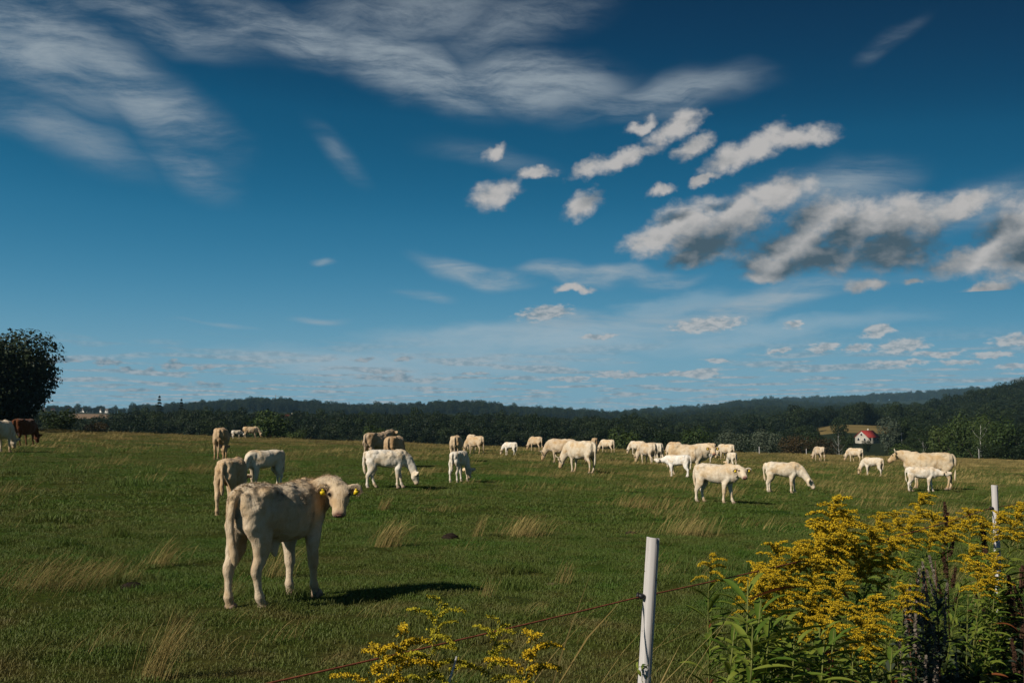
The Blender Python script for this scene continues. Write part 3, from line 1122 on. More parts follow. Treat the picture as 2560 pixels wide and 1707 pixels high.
    for sd in (-1, 1):   # brows and cheeks
        mb.ellipsoid(P + f * .155 * hs + side * sd * .112 * hs + u * .020 * hs, (.044 * hs,) * 3, seg=8, rings=5)
        mb.ellipsoid(P + f * .21 * hs * hl + side * sd * .070 * hs - u * .12 * hs, (.085 * hs, .055 * hs, .080 * hs), seg=8, rings=5)
    # ears
    ears = []
    droop = -.26 if not calf else -.34
    for sd in (-1, 1):
        e0 = P + f * .055 * hs + side * sd * .105 * hs + u * .012 * hs
        ed = side * sd * 1.0 - f * .10 + u * .02 + np.array([0, 0, droop])
        ed /= np.linalg.norm(ed)
        fe = np.array([f[0], f[1], f[2] * .25])
        eu = np.cross(ed, fe / np.linalg.norm(fe))
        eu /= np.linalg.norm(eu)
        le = (.205 if calf else .205) * hs
        pts = [e0, e0 + ed * le * .3, e0 + ed * le * .6, e0 + ed * le * .85, e0 + ed * le]
        w = np.array([.044, .088, .108, .086, .030]) * hs
        th_ = np.maximum(np.array([.030, .020, .016, .014, .010]) * hs, voxel * .8)
        mb.tube(pts, np.stack([w, th_], 1), 10, up=eu)
        ears.append((e0, ed, eu, le))
    # tail
    ts = tail_swing
    tl = [(-.78, 0, 1.33), (-.865, 0, 1.27), (-.90, ts * .1, 1.12), (-.90, ts * .3, .92), (-.895, ts * .6, .72), (-.88, ts * .9, .56), (-.87, ts, .42), (-.868, ts, .34)]
    tr_ = [.045, .046, .040, .034, .031, .040, .036, .010]
    if calf:
        tl = [(-.78, 0, 1.33), (-.875, 0, 1.26), (-.915, ts * .1, 1.10), (-.915, ts * .3, .92), (-.90, ts * .6, .76), (-.875, ts * .9, .64), (-.85, ts, .555), (-.84, ts, .51)]
        tr_ = [.048, .052, .046, .044, .046, .050, .036, .010]
    mb.tube([(x * sx, y * s, z * s) for x, y, z in tl], [max(r_ * s, voxel * .95) for r_ in tr_], 10, up=(0, 1, 0))

    # one continuous skin: fuse the volumes, then relax the seams
    raw = mb.mesh("skin")
    tmp = bpy.data.objects.new("skin", raw)
    COL.objects.link(tmp)
    rm = tmp.modifiers.new("fuse", 'REMESH')
    rm.mode = 'VOXEL'
    rm.voxel_size = voxel
    rm.use_smooth_shade = True
    smd = tmp.modifiers.new("relax", 'SMOOTH')
    smd.factor = .5
    smd.iterations = max(3, int(.075 * s / voxel))
    ev = tmp.evaluated_get(bpy.context.evaluated_depsgraph_get())
    me = bpy.data.meshes.new_from_object(ev)
    bpy.data.objects.remove(tmp)
    bpy.data.meshes.remove(raw)
    me.name = "cattle_body"
    n = len(me.vertices)
    v = np.empty(n * 3, np.float32)
    me.vertices.foreach_get("co", v)
    v = v.reshape(-1, 3)
    # coat colour: legs, face and belly differ from the back as on a Charolais
    base_c = np.array(coat, float)
    base_c = base_c * .93
    c = np.tile(base_c, (n, 1))
    warm = base_c * np.array([.93, .80, .62])
    hd_ = np.linalg.norm(v - (P + f * .25 * hs), axis=1)
    fw = np.clip(1 - (hd_ - .22 * hs) / (.30 * s), 0, 1)[:, None]
    c = c * (1 - fw * .32) + warm * fw * .32
    leg = np.clip(1 - (v[:, 2] - .32 * s) / (.25 * s), 0, 1)[:, None]
    c = c * (1 - leg * .35) + (base_c * np.array([1.0, .95, .88])) * leg * .35
    dirt = np.clip(1 - v[:, 2] / (.20 * s), 0, 1)[:, None] * .45
    c = c * (1 - dirt) + np.array([.20, .145, .09]) * dirt
    dm = np.linalg.norm(v - (P + f * .47 * hs * hl - u * .07 * hs), axis=1)
    mzl = np.clip(1.7 - dm / (.066 * hs), 0, 1)[:, None]
    c = c * (1 - mzl) + np.array([.30, .145, .12]) * mzl
    for (e0, ed, eu, le) in ears:
        d_ = v - (e0 + ed * le * .55)
        al, up_, fr = d_ @ ed, d_ @ eu, d_ @ np.cross(ed, eu)
        near = np.clip(1 - np.sqrt((al / (.5 * le)) ** 2 + (up_ / (.055 * hs)) ** 2), 0, 1)
        cr_ = np.cross(ed, eu)
        sgn = 1 if cr_ @ f > 0 else -1
        inner = (near > .08) & (fr * sgn > -.012 * hs) & (np.abs(fr) < .06 * hs) & (al > -.42 * le)
        kk = (np.clip(near * 2.5, 0, 1) * inner)[:, None]
        c = c * (1 - kk) + np.array([.13, .075, .05]) * kk
    set_attr(me, "coat", c)
    for sd in (-1, 1):
        de = np.linalg.norm(v - (P + f * .168 * hs + side * sd * .136 * hs + u * .046 * hs), axis=1)
        ke = (np.clip(1.5 - de / ((.036 if H < 1.09 or not calf else .048) * hs), 0, 1) * .8)[:, None]
        c = c * (1 - ke) + np.array([.055, .035, .025]) * ke
    attr_c = me.attributes.get("coat")
    attr_c.data.foreach_set("color", np.concatenate([c, np.ones((n, 1))], 1).astype(np.float32).ravel())
    nv = np.empty(n * 3, np.float32)
    me.vertices.foreach_get("normal", nv)
    nv = nv.reshape(-1, 3)
    kb = 6.5 / s
    sd_ = int(abs(pos.x) * 100) % 997
    big = fbm(v[:, 0] * kb + sd_, v[:, 2] * kb * .7 + v[:, 1] * kb * .8, sd_, 2) - .5
    ampb = np.clip((v[:, 2] - .45 * s) / (.3 * s), 0, 1) * np.clip(np.linalg.norm(v - (P + f * .25 * hs), axis=1) / (.3 * hs) - .9, 0, 1)
    v = v + nv * (big * ampb * .060 * s)[:, None]
    me.vertices.foreach_set("co", v.ravel())
    me.update()
    if fuzz:
        nv = np.empty(n * 3, np.float32)
        me.vertices.foreach_get("normal", nv)
        nv = nv.reshape(-1, 3)
        k = 17 / (s / .78)
        lump = fbm(v[:, 0] * k + 9, v[:, 2] * k * .8 + v[:, 1] * k, 61, 3) - .5
        amp = np.clip((v[:, 2] - .60 * s) / (.3 * s), 0, 1) * np.clip(np.linalg.norm(v - (P + f * .25 * hs), axis=1) / (.3 * hs) - .9, 0, 1)
        v = v + nv * (lump * amp * (.018 if fuzz > 50000 else .010) * s)[:, None]
        me.vertices.foreach_set("co", v.ravel())
        me.update()
    me.materials.clear()
    me.materials.append(M['coat'])
    root = thing(name or ("calf" if calf else "cow"), label, category, pos, math.radians(heading), group)
    body = ob("body", me, root)

    def child(nm, b, mat, smooth=True, par=root):
        return b.build(nm, mat, par, smooth)
    # small features are children of their own
    for sd in (-1, 1):
        b = MB()
        b.ellipsoid(P + f * .165 * hs + side * sd * .136 * hs + u * .046 * hs, np.array([.026, .023, .021]) * hs, seg=10, rings=6)
        child("eye", b, M['eye'])
    if detail:
        for ft in feet:
            b = MB()
            for sd in (-1, 1):
                x0, y0 = ft[0], ft[1] + sd * .026 * s
                b.tube([(x0 - .035 * s, y0, .060 * s), (x0 - .008 * s, y0, .03 * s), (x0 + .006 * s, y0, -.012 * s)], [(.036 * s * thick, .026 * s * thick), (.058 * s * thick, .031 * s * thick), (.070 * s * thick, .033 * s * thick)], 10, up=(1, 0, 0))
            child("hoof", b, M['hoof'])
        mzc = P + f * .462 * hs * hl - u * .070 * hs
        b = MB()
        R3 = np.stack([f, side, u], 1)
        b.ellipsoid(mzc, np.array([.024, .068, .046]) * hs, R3, 12, 8)
        nose = child("nose", b, M['muzzle'])
        for sd in (-1, 1):
            b = MB()
            b.ellipsoid(mzc + f * .012 * hs + side * sd * .038 * hs + u * .014 * hs, np.array([.015, .020, .015]) * hs, R3, 8, 6)
            child("nostril", b, M['eye'], par=nose)
    if tags:
        for (e0, ed, eu, le) in ears:
            fwd = np.cross(ed, eu)
            fwd = fwd if fwd @ f > 0 else -fwd
            cpt = e0 + ed * le * .60 + fwd * .030 * hs - np.array([0, 0, .026 * hs])
            R3 = np.stack([ed, fwd, np.cross(ed, fwd)], 1)
            b = MB()
            b.box(cpt, np.array([.060, .006, .062]) * hs, R3)
            b.box(cpt + np.array([0, 0, .042 * hs]), np.array([.026, .006, .026]) * hs, R3)
            child("ear_tag", b, M['tag'], False)
    if horns:
        for sd in (-1, 1):
            h0 = P + side * sd * .075 * hs + u * .03 * hs - f * .0 * hs
            pts = [h0, h0 + side * sd * .10 * hs + u * .02 * hs, h0 + side * sd * .18 * hs + u * .08 * hs - f * .01 * hs, h0 + side * sd * .17 * hs + u * .19 * hs - f * .05 * hs]
            b = MB()
            b.tube(pts, np.array([.036, .031, .023, .008]) * hs, 8)
            child("horn", b, M['horn'])
    if not calf and detail:
        b = MB()
        b.ellipsoid((-.40 * sx, 0, .63 * s), (.15 * s, .12 * s, .10 * s), seg=12, rings=8)
        for ax in (-.34, -.46):
            for ay in (-.05, .05):
                b.tube([(ax * sx, ay * s, .56 * s), (ax * sx, ay * s, .50 * s)], [.016 * s, .012 * s], 6)
        child("udder", b, M['udder'])
    if fuzz:
        coat_hair(me, root, fuzz, s, v, c, P, f, hs)
    return root


def coat_hair(me, root, count, s, v, c, P, f, hs):
    """short woolly hair standing off the skin"""
    rng = np.random.default_rng(count)
    me.calc_loop_triangles()
    nt_ = len(me.loop_triangles)
    tri = np.empty(nt_ * 3, np.int32)
    me.loop_triangles.foreach_get("vertices", tri)
    tri = tri.reshape(-1, 3)
    a, b, d = v[tri[:, 0]], v[tri[:, 1]], v[tri[:, 2]]
    cr = np.cross(b - a, d - a)
    area = np.linalg.norm(cr, axis=1)
    cen = (a + b + d) / 3
    wgt = area * np.where(cen[:, 2] > .62 * s, 1.0, .35)
    far = np.linalg.norm(cen - (P + f * .3 * hs), axis=1)
    wgt = wgt * np.where(far < .30 * hs, .5, 1)
    dark = c[tri[:, 0]].max(1) < .20          # none over eyes, ears and nose
    wgt = np.where(dark, 0, wgt)
    k = rng.choice(nt_, count, p=wgt / wgt.sum())
    u1, u2 = rng.random((2, count))
    sw = u1 + u2 > 1
    u1[sw], u2[sw] = 1 - u1[sw], 1 - u2[sw]
    p = a[k] + (b[k] - a[k]) * u1[:, None] + (d[k] - a[k]) * u2[:, None]
    nn = cr[k] / (area[k][:, None] + 1e-12)
    flow = np.stack([-.55 * np.ones(count), np.zeros(count), -.75 * np.ones(count)], 1)
    curl = np.stack([vnoise(p[:, 0] * 14, p[:, 2] * 14, 5) - .5, vnoise(p[:, 1] * 14, p[:, 2] * 14, 6) - .5, vnoise(p[:, 0] * 14, p[:, 1] * 14, 8) - .5], 1) * 1.8
    flow = flow + curl + rng.normal(0, .18, (count, 3))
    flow -= nn * (flow * nn).sum(1)[:, None]
    top = np.clip((p[:, 2] - .80 * s) / (.5 * s), 0, 1)
    L = (.011 + .015 * top) * s / .72 * rng.uniform(.6, 1.3, count)
    L = np.where(np.linalg.norm(p - (P + f * .3 * hs), axis=1) < .28 * hs, L * .38, L)
    lift = rng.uniform(.08, .42, count)[:, None]
    dirn = flow + nn * lift * 1.2
    dirn /= np.linalg.norm(dirn, axis=1)[:, None]
    wv_ = np.cross(dirn, nn)
    wv_ /= np.linalg.norm(wv_, axis=1)[:, None] + 1e-9
    w = .0030 * rng.uniform(.7, 1.4, count)[:, None]
    p0 = p - nn * .003
    V_ = np.stack([p0 - wv_ * w, p0 + wv_ * w, p0 + dirn * L[:, None] - nn * (L * .15)[:, None]], 1).reshape(-1, 3)
    F_ = np.arange(count * 3).reshape(-1, 3)
    cc = c[tri[k, 0]] * rng.uniform(.85, 1.3, count)[:, None]
    cc = np.repeat(np.clip(cc, 0, .9), 3, 0)
    o = ob("coat_hair", mesh_from("coat_hair", V_, F_, [M['coat']], False, {"coat": cc}), root)
    o["kind"] = "stuff"
    return o


# ------------------------------------------------------------------ the herd
CREAM, PALE, WHITE = (.70, .60, .46), (.74, .66, .54), (.79, .74, .66)
TAN, GREY_TAN, FAWN, BROWN = (.52, .38, .24), (.46, .36, .26), (.62, .49, .34), (.13, .050, .022)
HERD = "cattle grazing on the meadow"

# near animals
hero = cattle("fluffy cream bull calf in front, looking back over its shoulder with yellow ear tags", "calf", HERD, foot(704, 9.35), 50, H=1.10, calf=True, coat=(.66, .55, .41),
              poll=(1.06, 0, 1.335), muzzle=(1.31, 0, .94), yaw=-143, head_scale=.82, voxel=.011, tags=True, sheath=True, fuzz=90000, steps=(-.07, .12, -.06, .05), tail_swing=-.03, stout=1.05)
cattle("tan calf half hidden behind the fluffy calf's rump, showing its hindquarters", "calf", HERD, foot(584, 18.0), 74, H=1.0, calf=True, coat=(.62, .47, .31), head='graze', voxel=.016, fuzz=9000, steps=(-.05, .12, 0, .1), stout=1.06)
cattle("small pale calf standing behind the fluffy calf's back, mostly hidden by it", "calf", HERD, foot(666, 25.5), 214, H=1.0, calf=True, coat=PALE, head='graze', yaw=40, voxel=.02, steps=(.05, -.05, .05, 0))
cattle("white calf grazing side on, its rump left and its head down at right", "calf", HERD, foot(968, 27.6), 6, H=1.06, calf=True, coat=WHITE, head='graze', voxel=.016, fuzz=7000, steps=(.22, -.12, .16, -.06))
cattle("white calf seen from behind, grazing with its ear showing at right", "calf", HERD, foot(1149, 31.7), 66, H=.99, calf=True, coat=WHITE, head='graze', voxel=.018, steps=(-.06, .06, .1, .16))
cattle("cream calf facing us with yellow ear tags, in front of the standing cow", "calf", HERD, foot(1786, 26.2), 338, H=1.03, calf=True, coat=PALE, head='level', yaw=-52, voxel=.016, tags=True, fuzz=6000, steps=(.05, -.10, .12, -.12), stout=1.04)
cattle("pale calf grazing alone towards the right, one ear stretched out", "calf", HERD, foot(1952, 33), 354, H=1.03, calf=True, coat=PALE, poll=(1.24, 0, .66), muzzle=(1.55, 0, .30), voxel=.018, steps=(.02, -.05, .06, -.08))
cattle("white calf suckling under the horned cow near the right fence post", "calf", HERD, foot(2296, 37.2), 2, H=.93, calf=True, coat=WHITE, head='nurse', voxel=.018, steps=(.08, -.08, .14, -.1))
cattle("cream horned cow standing side on with a calf suckling beneath her", "cow", HERD, foot(2317, 39.2), 181, H=1.44, coat=(.64, .53, .38), poll=(1.15, 0, 1.33), muzzle=(1.50, 0, 1.06), voxel=.024, horns=True, tags=True, tail_swing=.10, steps=(.05, -.08, .03, -.05))
cattle("big cream cow standing broadside, her tagged face turned towards us", "cow", HERD, foot(1716, 46), 356, H=1.46, coat=CREAM, head='level', yaw=-74, voxel=.026, horns=False, tags=True, steps=(-.12, .08, .05, -.05))
cattle("small bright white calf suckling at the big cow's hind leg", "calf", HERD, foot(1693, 43.6), 158, H=1.0, calf=True, coat=(.84, .81, .76), head='nurse', voxel=.02, steps=(-.1, .12, -.08, .1))
cattle("large pale horned cow grazing nearest in the middle, head low at left", "cow", HERD, foot(1452, 45), 132, H=1.44, coat=(.70, .61, .48), head='graze', yaw=24, voxel=.026, horns=True, steps=(-.08, .1, -.1, .12))
cattle("tan cow seen from behind with tail hanging, left of the tan and white calves", "cow", HERD, foot(556, 46), 84, H=1.46, coat=TAN, head='graze', voxel=.026, steps=(-.05, .05, .1, 0))
cattle("tan cow with head raised behind the white grazing calf, rump to us", "cow", HERD, foot(944, 49), 50, H=1.42, coat=GREY_TAN, head='up', yaw=-8, voxel=.028, tags=True, steps=(.05, -.05, 0, .08))
cattle("broad tan cow seen from behind, just above the white grazing calf", "cow", HERD, foot(988, 44.5), 70, H=1.38, coat=TAN, head='graze', voxel=.028)
cattle("dark reddish brown bull grazing beneath the big tree at the left edge", "bull", HERD, foot(64, 55), 58, H=1.52, coat=BROWN, head='graze', voxel=.028, steps=(-.1, .12, .05, .1))
cattle("pale cow cut off by the left edge, left of the brown bull", "cow", HERD, foot(2, 43.5), 60, H=1.42, coat=PALE, head='graze', voxel=.026, steps=(-.05, .05, 0, .1))
cattle("fawn horned cow grazing left, behind the large pale horned cow", "cow", HERD, foot(1404, 58), 150, H=1.42, coat=(.60, .49, .36), head='graze', yaw=20, voxel=.03, horns=True, tags=True, steps=(-.06, .08, -.1, .1))
cattle("pale calf grazing left, halfway between the lone calf and the suckling pair", "calf", HERD, foot(2177, 54), 150, H=1.02, calf=True, coat=PALE, head='graze', yaw=20, voxel=.026, steps=(-.1, .08, -.05, .1))
cattle("pale horned cow grazing left, front one of two beside the big cow", "cow", HERD, foot(1618, 61), 118, H=1.40, coat=(.66, .56, .43), head='graze', yaw=30, voxel=.03, horns=True, steps=(-.05, .08, -.1, .1))
cattle("cream cow behind the horned pair left of the big cow, tail towards us", "cow", HERD, foot(1640, 67), 108, H=1.42, coat=PALE, head='graze', voxel=.032)
cattle("small pale calf seen from behind, right of the big standing cow", "calf", HERD, foot(1826, 59), 112, H=.98, calf=True, coat=PALE, head='graze', voxel=.028, steps=(-.05, .05, 0, .1))
cattle("fawn cow's rump showing above the white calf seen from behind", "cow", HERD, foot(1141, 54), 84, H=1.40, coat=FAWN, head='graze', voxel=.03)
# far animals
FARC = [
    ("white calf standing far off beside a tan cow, near the wood", "calf", 594, 116, 12, 1.0, True, WHITE, 'low', False),
    ("tan cow grazing far off on the rise, horns down, with a white calf", "cow", 629, 121, 6, 1.42, False, FAWN, 'graze', True),
    ("fawn horned cow grazing left near the crest, right of the white calf's rump", "cow", 1190, 77, 130, 1.42, False, FAWN, 'graze', True),
    ("fawn cow partly hidden behind a grazing horned cow near the crest", "cow", 1179, 90, 105, 1.42, False, CREAM, 'graze', False),
    ("small white calf grazing left, alone on the crest", "calf", 1276, 73, 146, 1.0, True, WHITE, 'graze', False),
    ("light tan cow grazing on the crest, between the lone white calf and the horned pair", "cow", 1340, 95, 126, 1.40, False, FAWN, 'graze', False),
    ("small white calf peeping out between two grazing horned cows", "calf", 1461, 78, 20, .98, True, WHITE, 'level', False),
    ("small reddish brown calf hidden behind the horned cows in the middle", "calf", 1443, 80, 170, .80, True, (.20, .07, .035), 'low', False),
    ("tan cow seen straight from behind on the crest above the horned pair", "cow", 1486, 99, 90, 1.42, False, TAN, 'graze', False),
    ("cream horned cow grazing left on the crest, right of the cow seen from behind", "cow", 1518, 103, 136, 1.40, False, CREAM, 'graze', True),
    ("pale cow grazing left on the crest, above the two cows by the big cow", "cow", 1593, 96, 138, 1.40, False, PALE, 'graze', False),
    ("fawn cow just showing over the back of the big cow, at its rump", "cow", 1685, 98, 128, 1.40, False, FAWN, 'graze', False),
    ("fawn cow seen from behind above the big cow's turned head", "cow", 1775, 95, 110, 1.42, False, FAWN, 'graze', False),
    ("white calf lying low behind the big cow's neck", "calf", 1764, 72, 15, .92, True, WHITE, 'level', False),
    ("fawn cow grazing left behind the small calf, right of the big cow", "cow", 1814, 86, 132, 1.40, False, CREAM, 'graze', False),
    ("pale cow with rump towards us on the crest, alone below the reddish bushes", "cow", 2045, 99, 116, 1.42, False, (.62, .52, .40), 'graze', False),
    ("pale cow grazing left on the crest below the red roofed house", "cow", 2134, 99, 138, 1.42, False, CREAM, 'graze', True),
]
for lab, cat_, px_, Y_, hd_, H_, cf, ct, hp, hn in FARC:
    cattle(lab, cat_, HERD, foot(px_, Y_), hd_, H=H_, calf=cf, coat=ct, head=hp, yaw=(24 if hp == 'graze' and 105 < hd_ < 165 else 0), voxel=.034, horns=hn, detail=False, steps=tuple(RNG.uniform(-.1, .1, 4)))


# ================================================================== single trees, house, village
crown_round = [crown_mesh(f"tree_crown_{i}", 70 + i, M[mt], h=h_, w=w_, base=b_, lumps=16, cards=2600, card=.48) for i, (mt, h_, w_, b_) in enumerate(
    [('leaf_mid', 10, 8, .6), ('leaf_dark', 10, 7.5, .6), ('leaf_mid', 10, 6.5, .8), ('leaf_grey', 10, 8.5, .4), ('leaf_rust', 10, 9, .2)])]
trunk_std = trunk_mesh("tree_trunk", 3, M['bark'], 6.5, .22)
trunk_pale = trunk_mesh("birch_trunk", 4, M['pale_bark'], 9.5, .16, 6, 2.6)
fir_big = fir_mesh("fir_needles", 60, M['leaf_fir'], 14, 6.0, 1600)


def tree(name, label, px, Y, hgt, crown, trunk, wide=1.0, group=None, cat="tree", sink=.3, rz=None):
    p = foot(px, Y)
    p.z -= sink
    r = thing(name, label, cat, p, RNG.uniform(0, 6.28) if rz is None else rz, group)
    k = hgt / 10.0
    if trunk is not None:
        o = ob("trunk", trunk, r)
        o.scale = (k, k, k)
    if crown is not None:
        o = ob("crown", crown, r)
        o.scale = (k * wide, k * wide, k)
    return r


# the big dark tree at the left edge: its own, finer crown
big_crown = crown_mesh("big_crown", 91, M['leaf_wood'], h=10.9, w=18.0, base=.2, lumps=44, cards=42000, card=.46)
r = thing("broad_tree", "big dark tree standing at the left edge behind the brown bull", "tree", foot(-25, 128) + Vector((0, 0, -.2)), .4)
o = ob("trunk", trunk_mesh("big_trunk", 8, M['bark'], 8.5, .42, 8, 3.5), r)
o = ob("crown", big_crown, r)

# unseen trees added past the left edge to keep it in shade
for px_, Y_, hg, lab in ((-420, 104, 15, "unseen tree past the left edge, added to shade the big dark tree, nearest to it"), (-760, 92, 16, "taller unseen tree further left, added to shade the big dark tree")):
    r = thing("broad_tree", lab, "tree", foot(px_, Y_), 1.1)
    k = hg / 13.8
    for nm, me_ in (("trunk", bpy.data.meshes["big_trunk"]), ("crown", big_crown)):
        ob(nm, me_, r).scale = (k, k, k)

ROW = "trees and bushes along the far edge of the meadow"
TREES = [  # name, label, px, Y, height, crown, trunk, width
    ("broad_tree", "light green rounded tree at the wood's edge right of the two far cattle", 678, 190, 9.5, 0, 0, 1.15),
    ("bush", "low green bush at the meadow edge right of the light green tree", 742, 165, 4.0, 0, None, 1.3),
    ("bush", "round green bush at the wood's edge above the cow with raised head", 940, 160, 4.6, 0, None, 1.3),
    ("bush", "dark bushes at the foot of the left tree, behind the brown bull", 150, 165, 5.0, 1, None, 1.8),
    ("bush", "pale brown bush at the left meadow edge below the distant field", 245, 168, 3.4, 4, None, 1.3),
    ("bush", "light green bush behind the cream horned cow on the crest", 1560, 190, 7.0, 0, None, 1.3),
    ("broad_tree", "rounded green tree behind the big standing cow", 1735, 220, 9.0, 0, 0, 1.1),
    ("broad_tree", "dark green tree left of the green clearing", 1660, 225, 8.5, 1, 0, 1.1),
    ("broad_tree", "grey green bushy tree behind the first thin white post", 1830, 215, 8.6, 3, 0, 1.1),
    ("broad_tree", "grey green tree left of the reddish bushes", 1912, 225, 9.0, 3, 0, 1.0),
    ("bush", "reddish brown hawthorn bush left of the cow alone on the crest", 1985, 205, 6.6, 4, None, 1.25),
    ("bush", "reddish brown bush behind the cow alone on the crest", 2052, 208, 6.2, 4, None, 1.25),
    ("bush", "dark bush just left of the red roofed house", 2112, 300, 6.8, 1, None, 1.0),
    ("broad_tree", "tall dark green round tree left of and behind the house", 2098, 420, 12.0, 1, 0, .9),
    ("willow_tree", "silvery grey willow hiding the right end of the house", 2218, 330, 12.0, 3, 0, .85),
    ("bush", "low dark bush in front of the house wall", 2162, 340, 4.4, 1, None, 1.1),
    ("bush", "green bush in front of the silvery willow", 2250, 215, 5.0, 0, None, 1.5),
    ("broad_tree", "dark narrow tree between the willow and the tall row at right", 2295, 300, 11.5, 1, 0, .8),
    ("broad_tree", "mid green tree, first of the tall row right of the willow", 2345, 235, 10.5, 2, 0, .95),
    ("broad_tree", "broad mid green tree in the tall row above the horned cow's rump", 2392, 225, 11.5, 0, 0, .85),
    ("broad_tree", "tallest green tree at right, with a pale birch stem before it", 2445, 240, 13.6, 2, 0, .85),
    ("broad_tree", "full green tree right of the pale birch", 2490, 225, 11.0, 0, 0, .95),
    ("broad_tree", "dark green tree above the far fence post at right", 2535, 225, 9.5, 1, 0, 1.0),
    ("broad_tree", "green tree cut off by the right edge of the row", 2590, 235, 10.5, 0, 0, 1.0),
    ("bush", "dark bush under the tall row, behind the horned cow's head", 2300, 222, 4.6, 1, None, 1.6),
    ("bush", "dark low bush under the birch at right", 2470, 210, 4.2, 1, None, 1.9),
    ("bush", "dark low bush at the right end of the row", 2550, 212, 4.4, 1, None, 1.8),
]
for nm, lab, px_, Y_, hg, ci, ti, wd in TREES:
    tree(nm, lab, px_, Y_, hg, crown_round[ci], None if ti is None else trunk_std, wd, ROW, "bush" if nm == "bush" else "tree")
trunk_thin = trunk_mesh("birch_stem", 4, M['pale_bark'], 9.5, .085, 7, 2.2)
sparse = crown_mesh("birch_twigs", 81, M['leaf_mid'], h=12, w=6, base=4, lumps=9, cards=700, card=.30)
bare = crown_mesh("bare_twigs", 82, M['leaf_rust'], h=11, w=6, base=3, lumps=9, cards=260, card=.24)
tree("birch_tree", "birch with a white stem showing in the row at right", 2446, 212, 9.0, sparse, trunk_thin, 1.0, ROW)
tree("bare_tree", "bare pale branched tree left of the red roofed house", 2094, 200, 6.2, bare, trunk_thin, 1.2, ROW)
tree("birch_tree", "short white birch stem behind the horned cow's shoulder", 2302, 203, 5.0, sparse, trunk_thin, .8, ROW)
for px_, Y_, hg, lab in ((400, 520, 21, "dark fir standing above the skyline of the wood, left one of two"), (455, 535, 20, "slim dark fir above the skyline of the wood, right one of two")):
    p = foot(px_, Y_)
    r = thing("fir_tree", lab, "tree", p, 0.3, "firs on the skyline")
    o = ob("trunk", trunk_std, r)
    o = ob("crown", fir_big, r)
    k = hg / 14.0
    o.scale = (k, k, k)

# ---- the house with the red roof
M['plaster'] = simple_mat("cream_plaster", (.42, .385, .32), .9, .1, .12, 2.0, .2)
M['roof'] = simple_mat("red_roof_tiles", (.26, .030, .025), .7, .2, .25, 3.0, .3)
M['pane'] = simple_mat("dark_pane", (.03, .035, .04), .1, .6)
M['white_paint'] = simple_mat("white_paint", (.72, .72, .70), .6, .3, .06, 9)
M['metal'] = simple_mat("grey_steel", (.22, .23, .24), .4, .4)


def house(label, pos, rz, L, W, wall_h, roof_h, walls, roof_m, group=None, windows=(), chimney=True, cat="house"):
    r = thing("house", label, cat, pos, rz, group)
    b = MB()
    v = [(-L / 2, -W / 2, -3), (L / 2, -W / 2, -3), (L / 2, W / 2, -3), (-L / 2, W / 2, -3), (-L / 2, -W / 2, wall_h), (L / 2, -W / 2, wall_h), (L / 2, W / 2, wall_h), (-L / 2, W / 2, wall_h),
         (-L / 2, 0, wall_h + roof_h), (L / 2, 0, wall_h + roof_h)]
    b.add(v, [(0, 1, 5, 4), (2, 3, 7, 6), (3, 0, 4, 8, 7), (1, 2, 6, 9, 5)])
    b.build("wall", walls, r)
    rf = MB()
    ov, th_ = .35, .18
    for sd in (-1, 1):
        e = np.array([0, sd * (W / 2 + ov), wall_h - ov * roof_h / (W / 2)])
        a = [(-L / 2 - ov, e[1], e[2]), (L / 2 + ov, e[1], e[2]), (L / 2 + ov, sd * .001, wall_h + roof_h), (-L / 2 - ov, sd * .001, wall_h + roof_h)]
        up = [(x, y, z + th_) for x, y, z in a]
        rf.add(a + up, [(0, 3, 2, 1), (4, 5, 6, 7), (0, 1, 5, 4), (1, 2, 6, 5), (3, 0, 4, 7), (2, 3, 7, 6)])
    ro = rf.build("roof", roof_m, r)
    if chimney:
        c = MB()
        c.box((L * .18, .4, wall_h + roof_h + .2), (.6, .6, 1.5))
        c.build("chimney", walls, ro)
    for (face, u_, z_, w_, h_) in windows:
        fr, pn = MB(), MB()
        if face == 'gable':
            fr.box((-L / 2 - .02, u_, z_), (.10, w_ + .24, h_ + .24))
            pn.box((-L / 2 - .07, u_, z_), (.04, w_, h_))
        else:
            fr.box((u_, -W / 2 - .02, z_), (w_ + .24, .10, h_ + .24))
            pn.box((u_, -W / 2 - .07, z_), (w_, .04, h_))
        f_ = fr.build("window", M['white_paint'], r)
        pn.build("pane", M['pane'], f_)
    return r


hp_ = foot(2164, 440)
hp_.z = EYE - (1104 - 1030) / F_PX * 440
house("cream house with a red roof among trees beyond the meadow", hp_, math.radians(38), 8.6, 6.4, 2.2, 2.7, M['plaster'], M['roof'], None,
      [('gable', -1.6, 1.3, .9, 1.1), ('gable', 1.5, 1.3, .9, 1.1), ('gable', 0, 3.4, .8, .9), ('side', -2.6, 1.2, .9, 1.1), ('side', 0, 1.2, .9, 1.1), ('side', 2.6, 1.2, .9, 1.1)])
M['roof_grey'] = simple_mat("grey_roof", (.14, .12, .11), .8, .1, .2, 2)
M['wall_white'] = simple_mat("white_plaster", (.66, .64, .60), .9, .1, .1, 2)
M['roof_old'] = simple_mat("old_brick_red_roof", (.10, .032, .022), .8, .1, .3, 2)
VIL = [(140, "red", 10), (172, "red", 9), (205, "white", 14), (222, "white", 18), (186, "white", 9), (262, "white", 11), (272, "grey", 9), (118, "grey", 9)]
VNAME = {140: "leftmost red roofed house of the distant village, above the left bushes", 172: "second red roofed house of the distant village, further right", 205: "white house in the distant village above the pale field's left part",
         222: "longest white building of the distant village, above the pale field", 186: "small white house left of the long building in the distant village", 262: "white house with dark roof near the right end of the distant village",
         272: "grey roofed house at the right end of the distant village", 118: "grey roofed house at the left end of the distant village"}
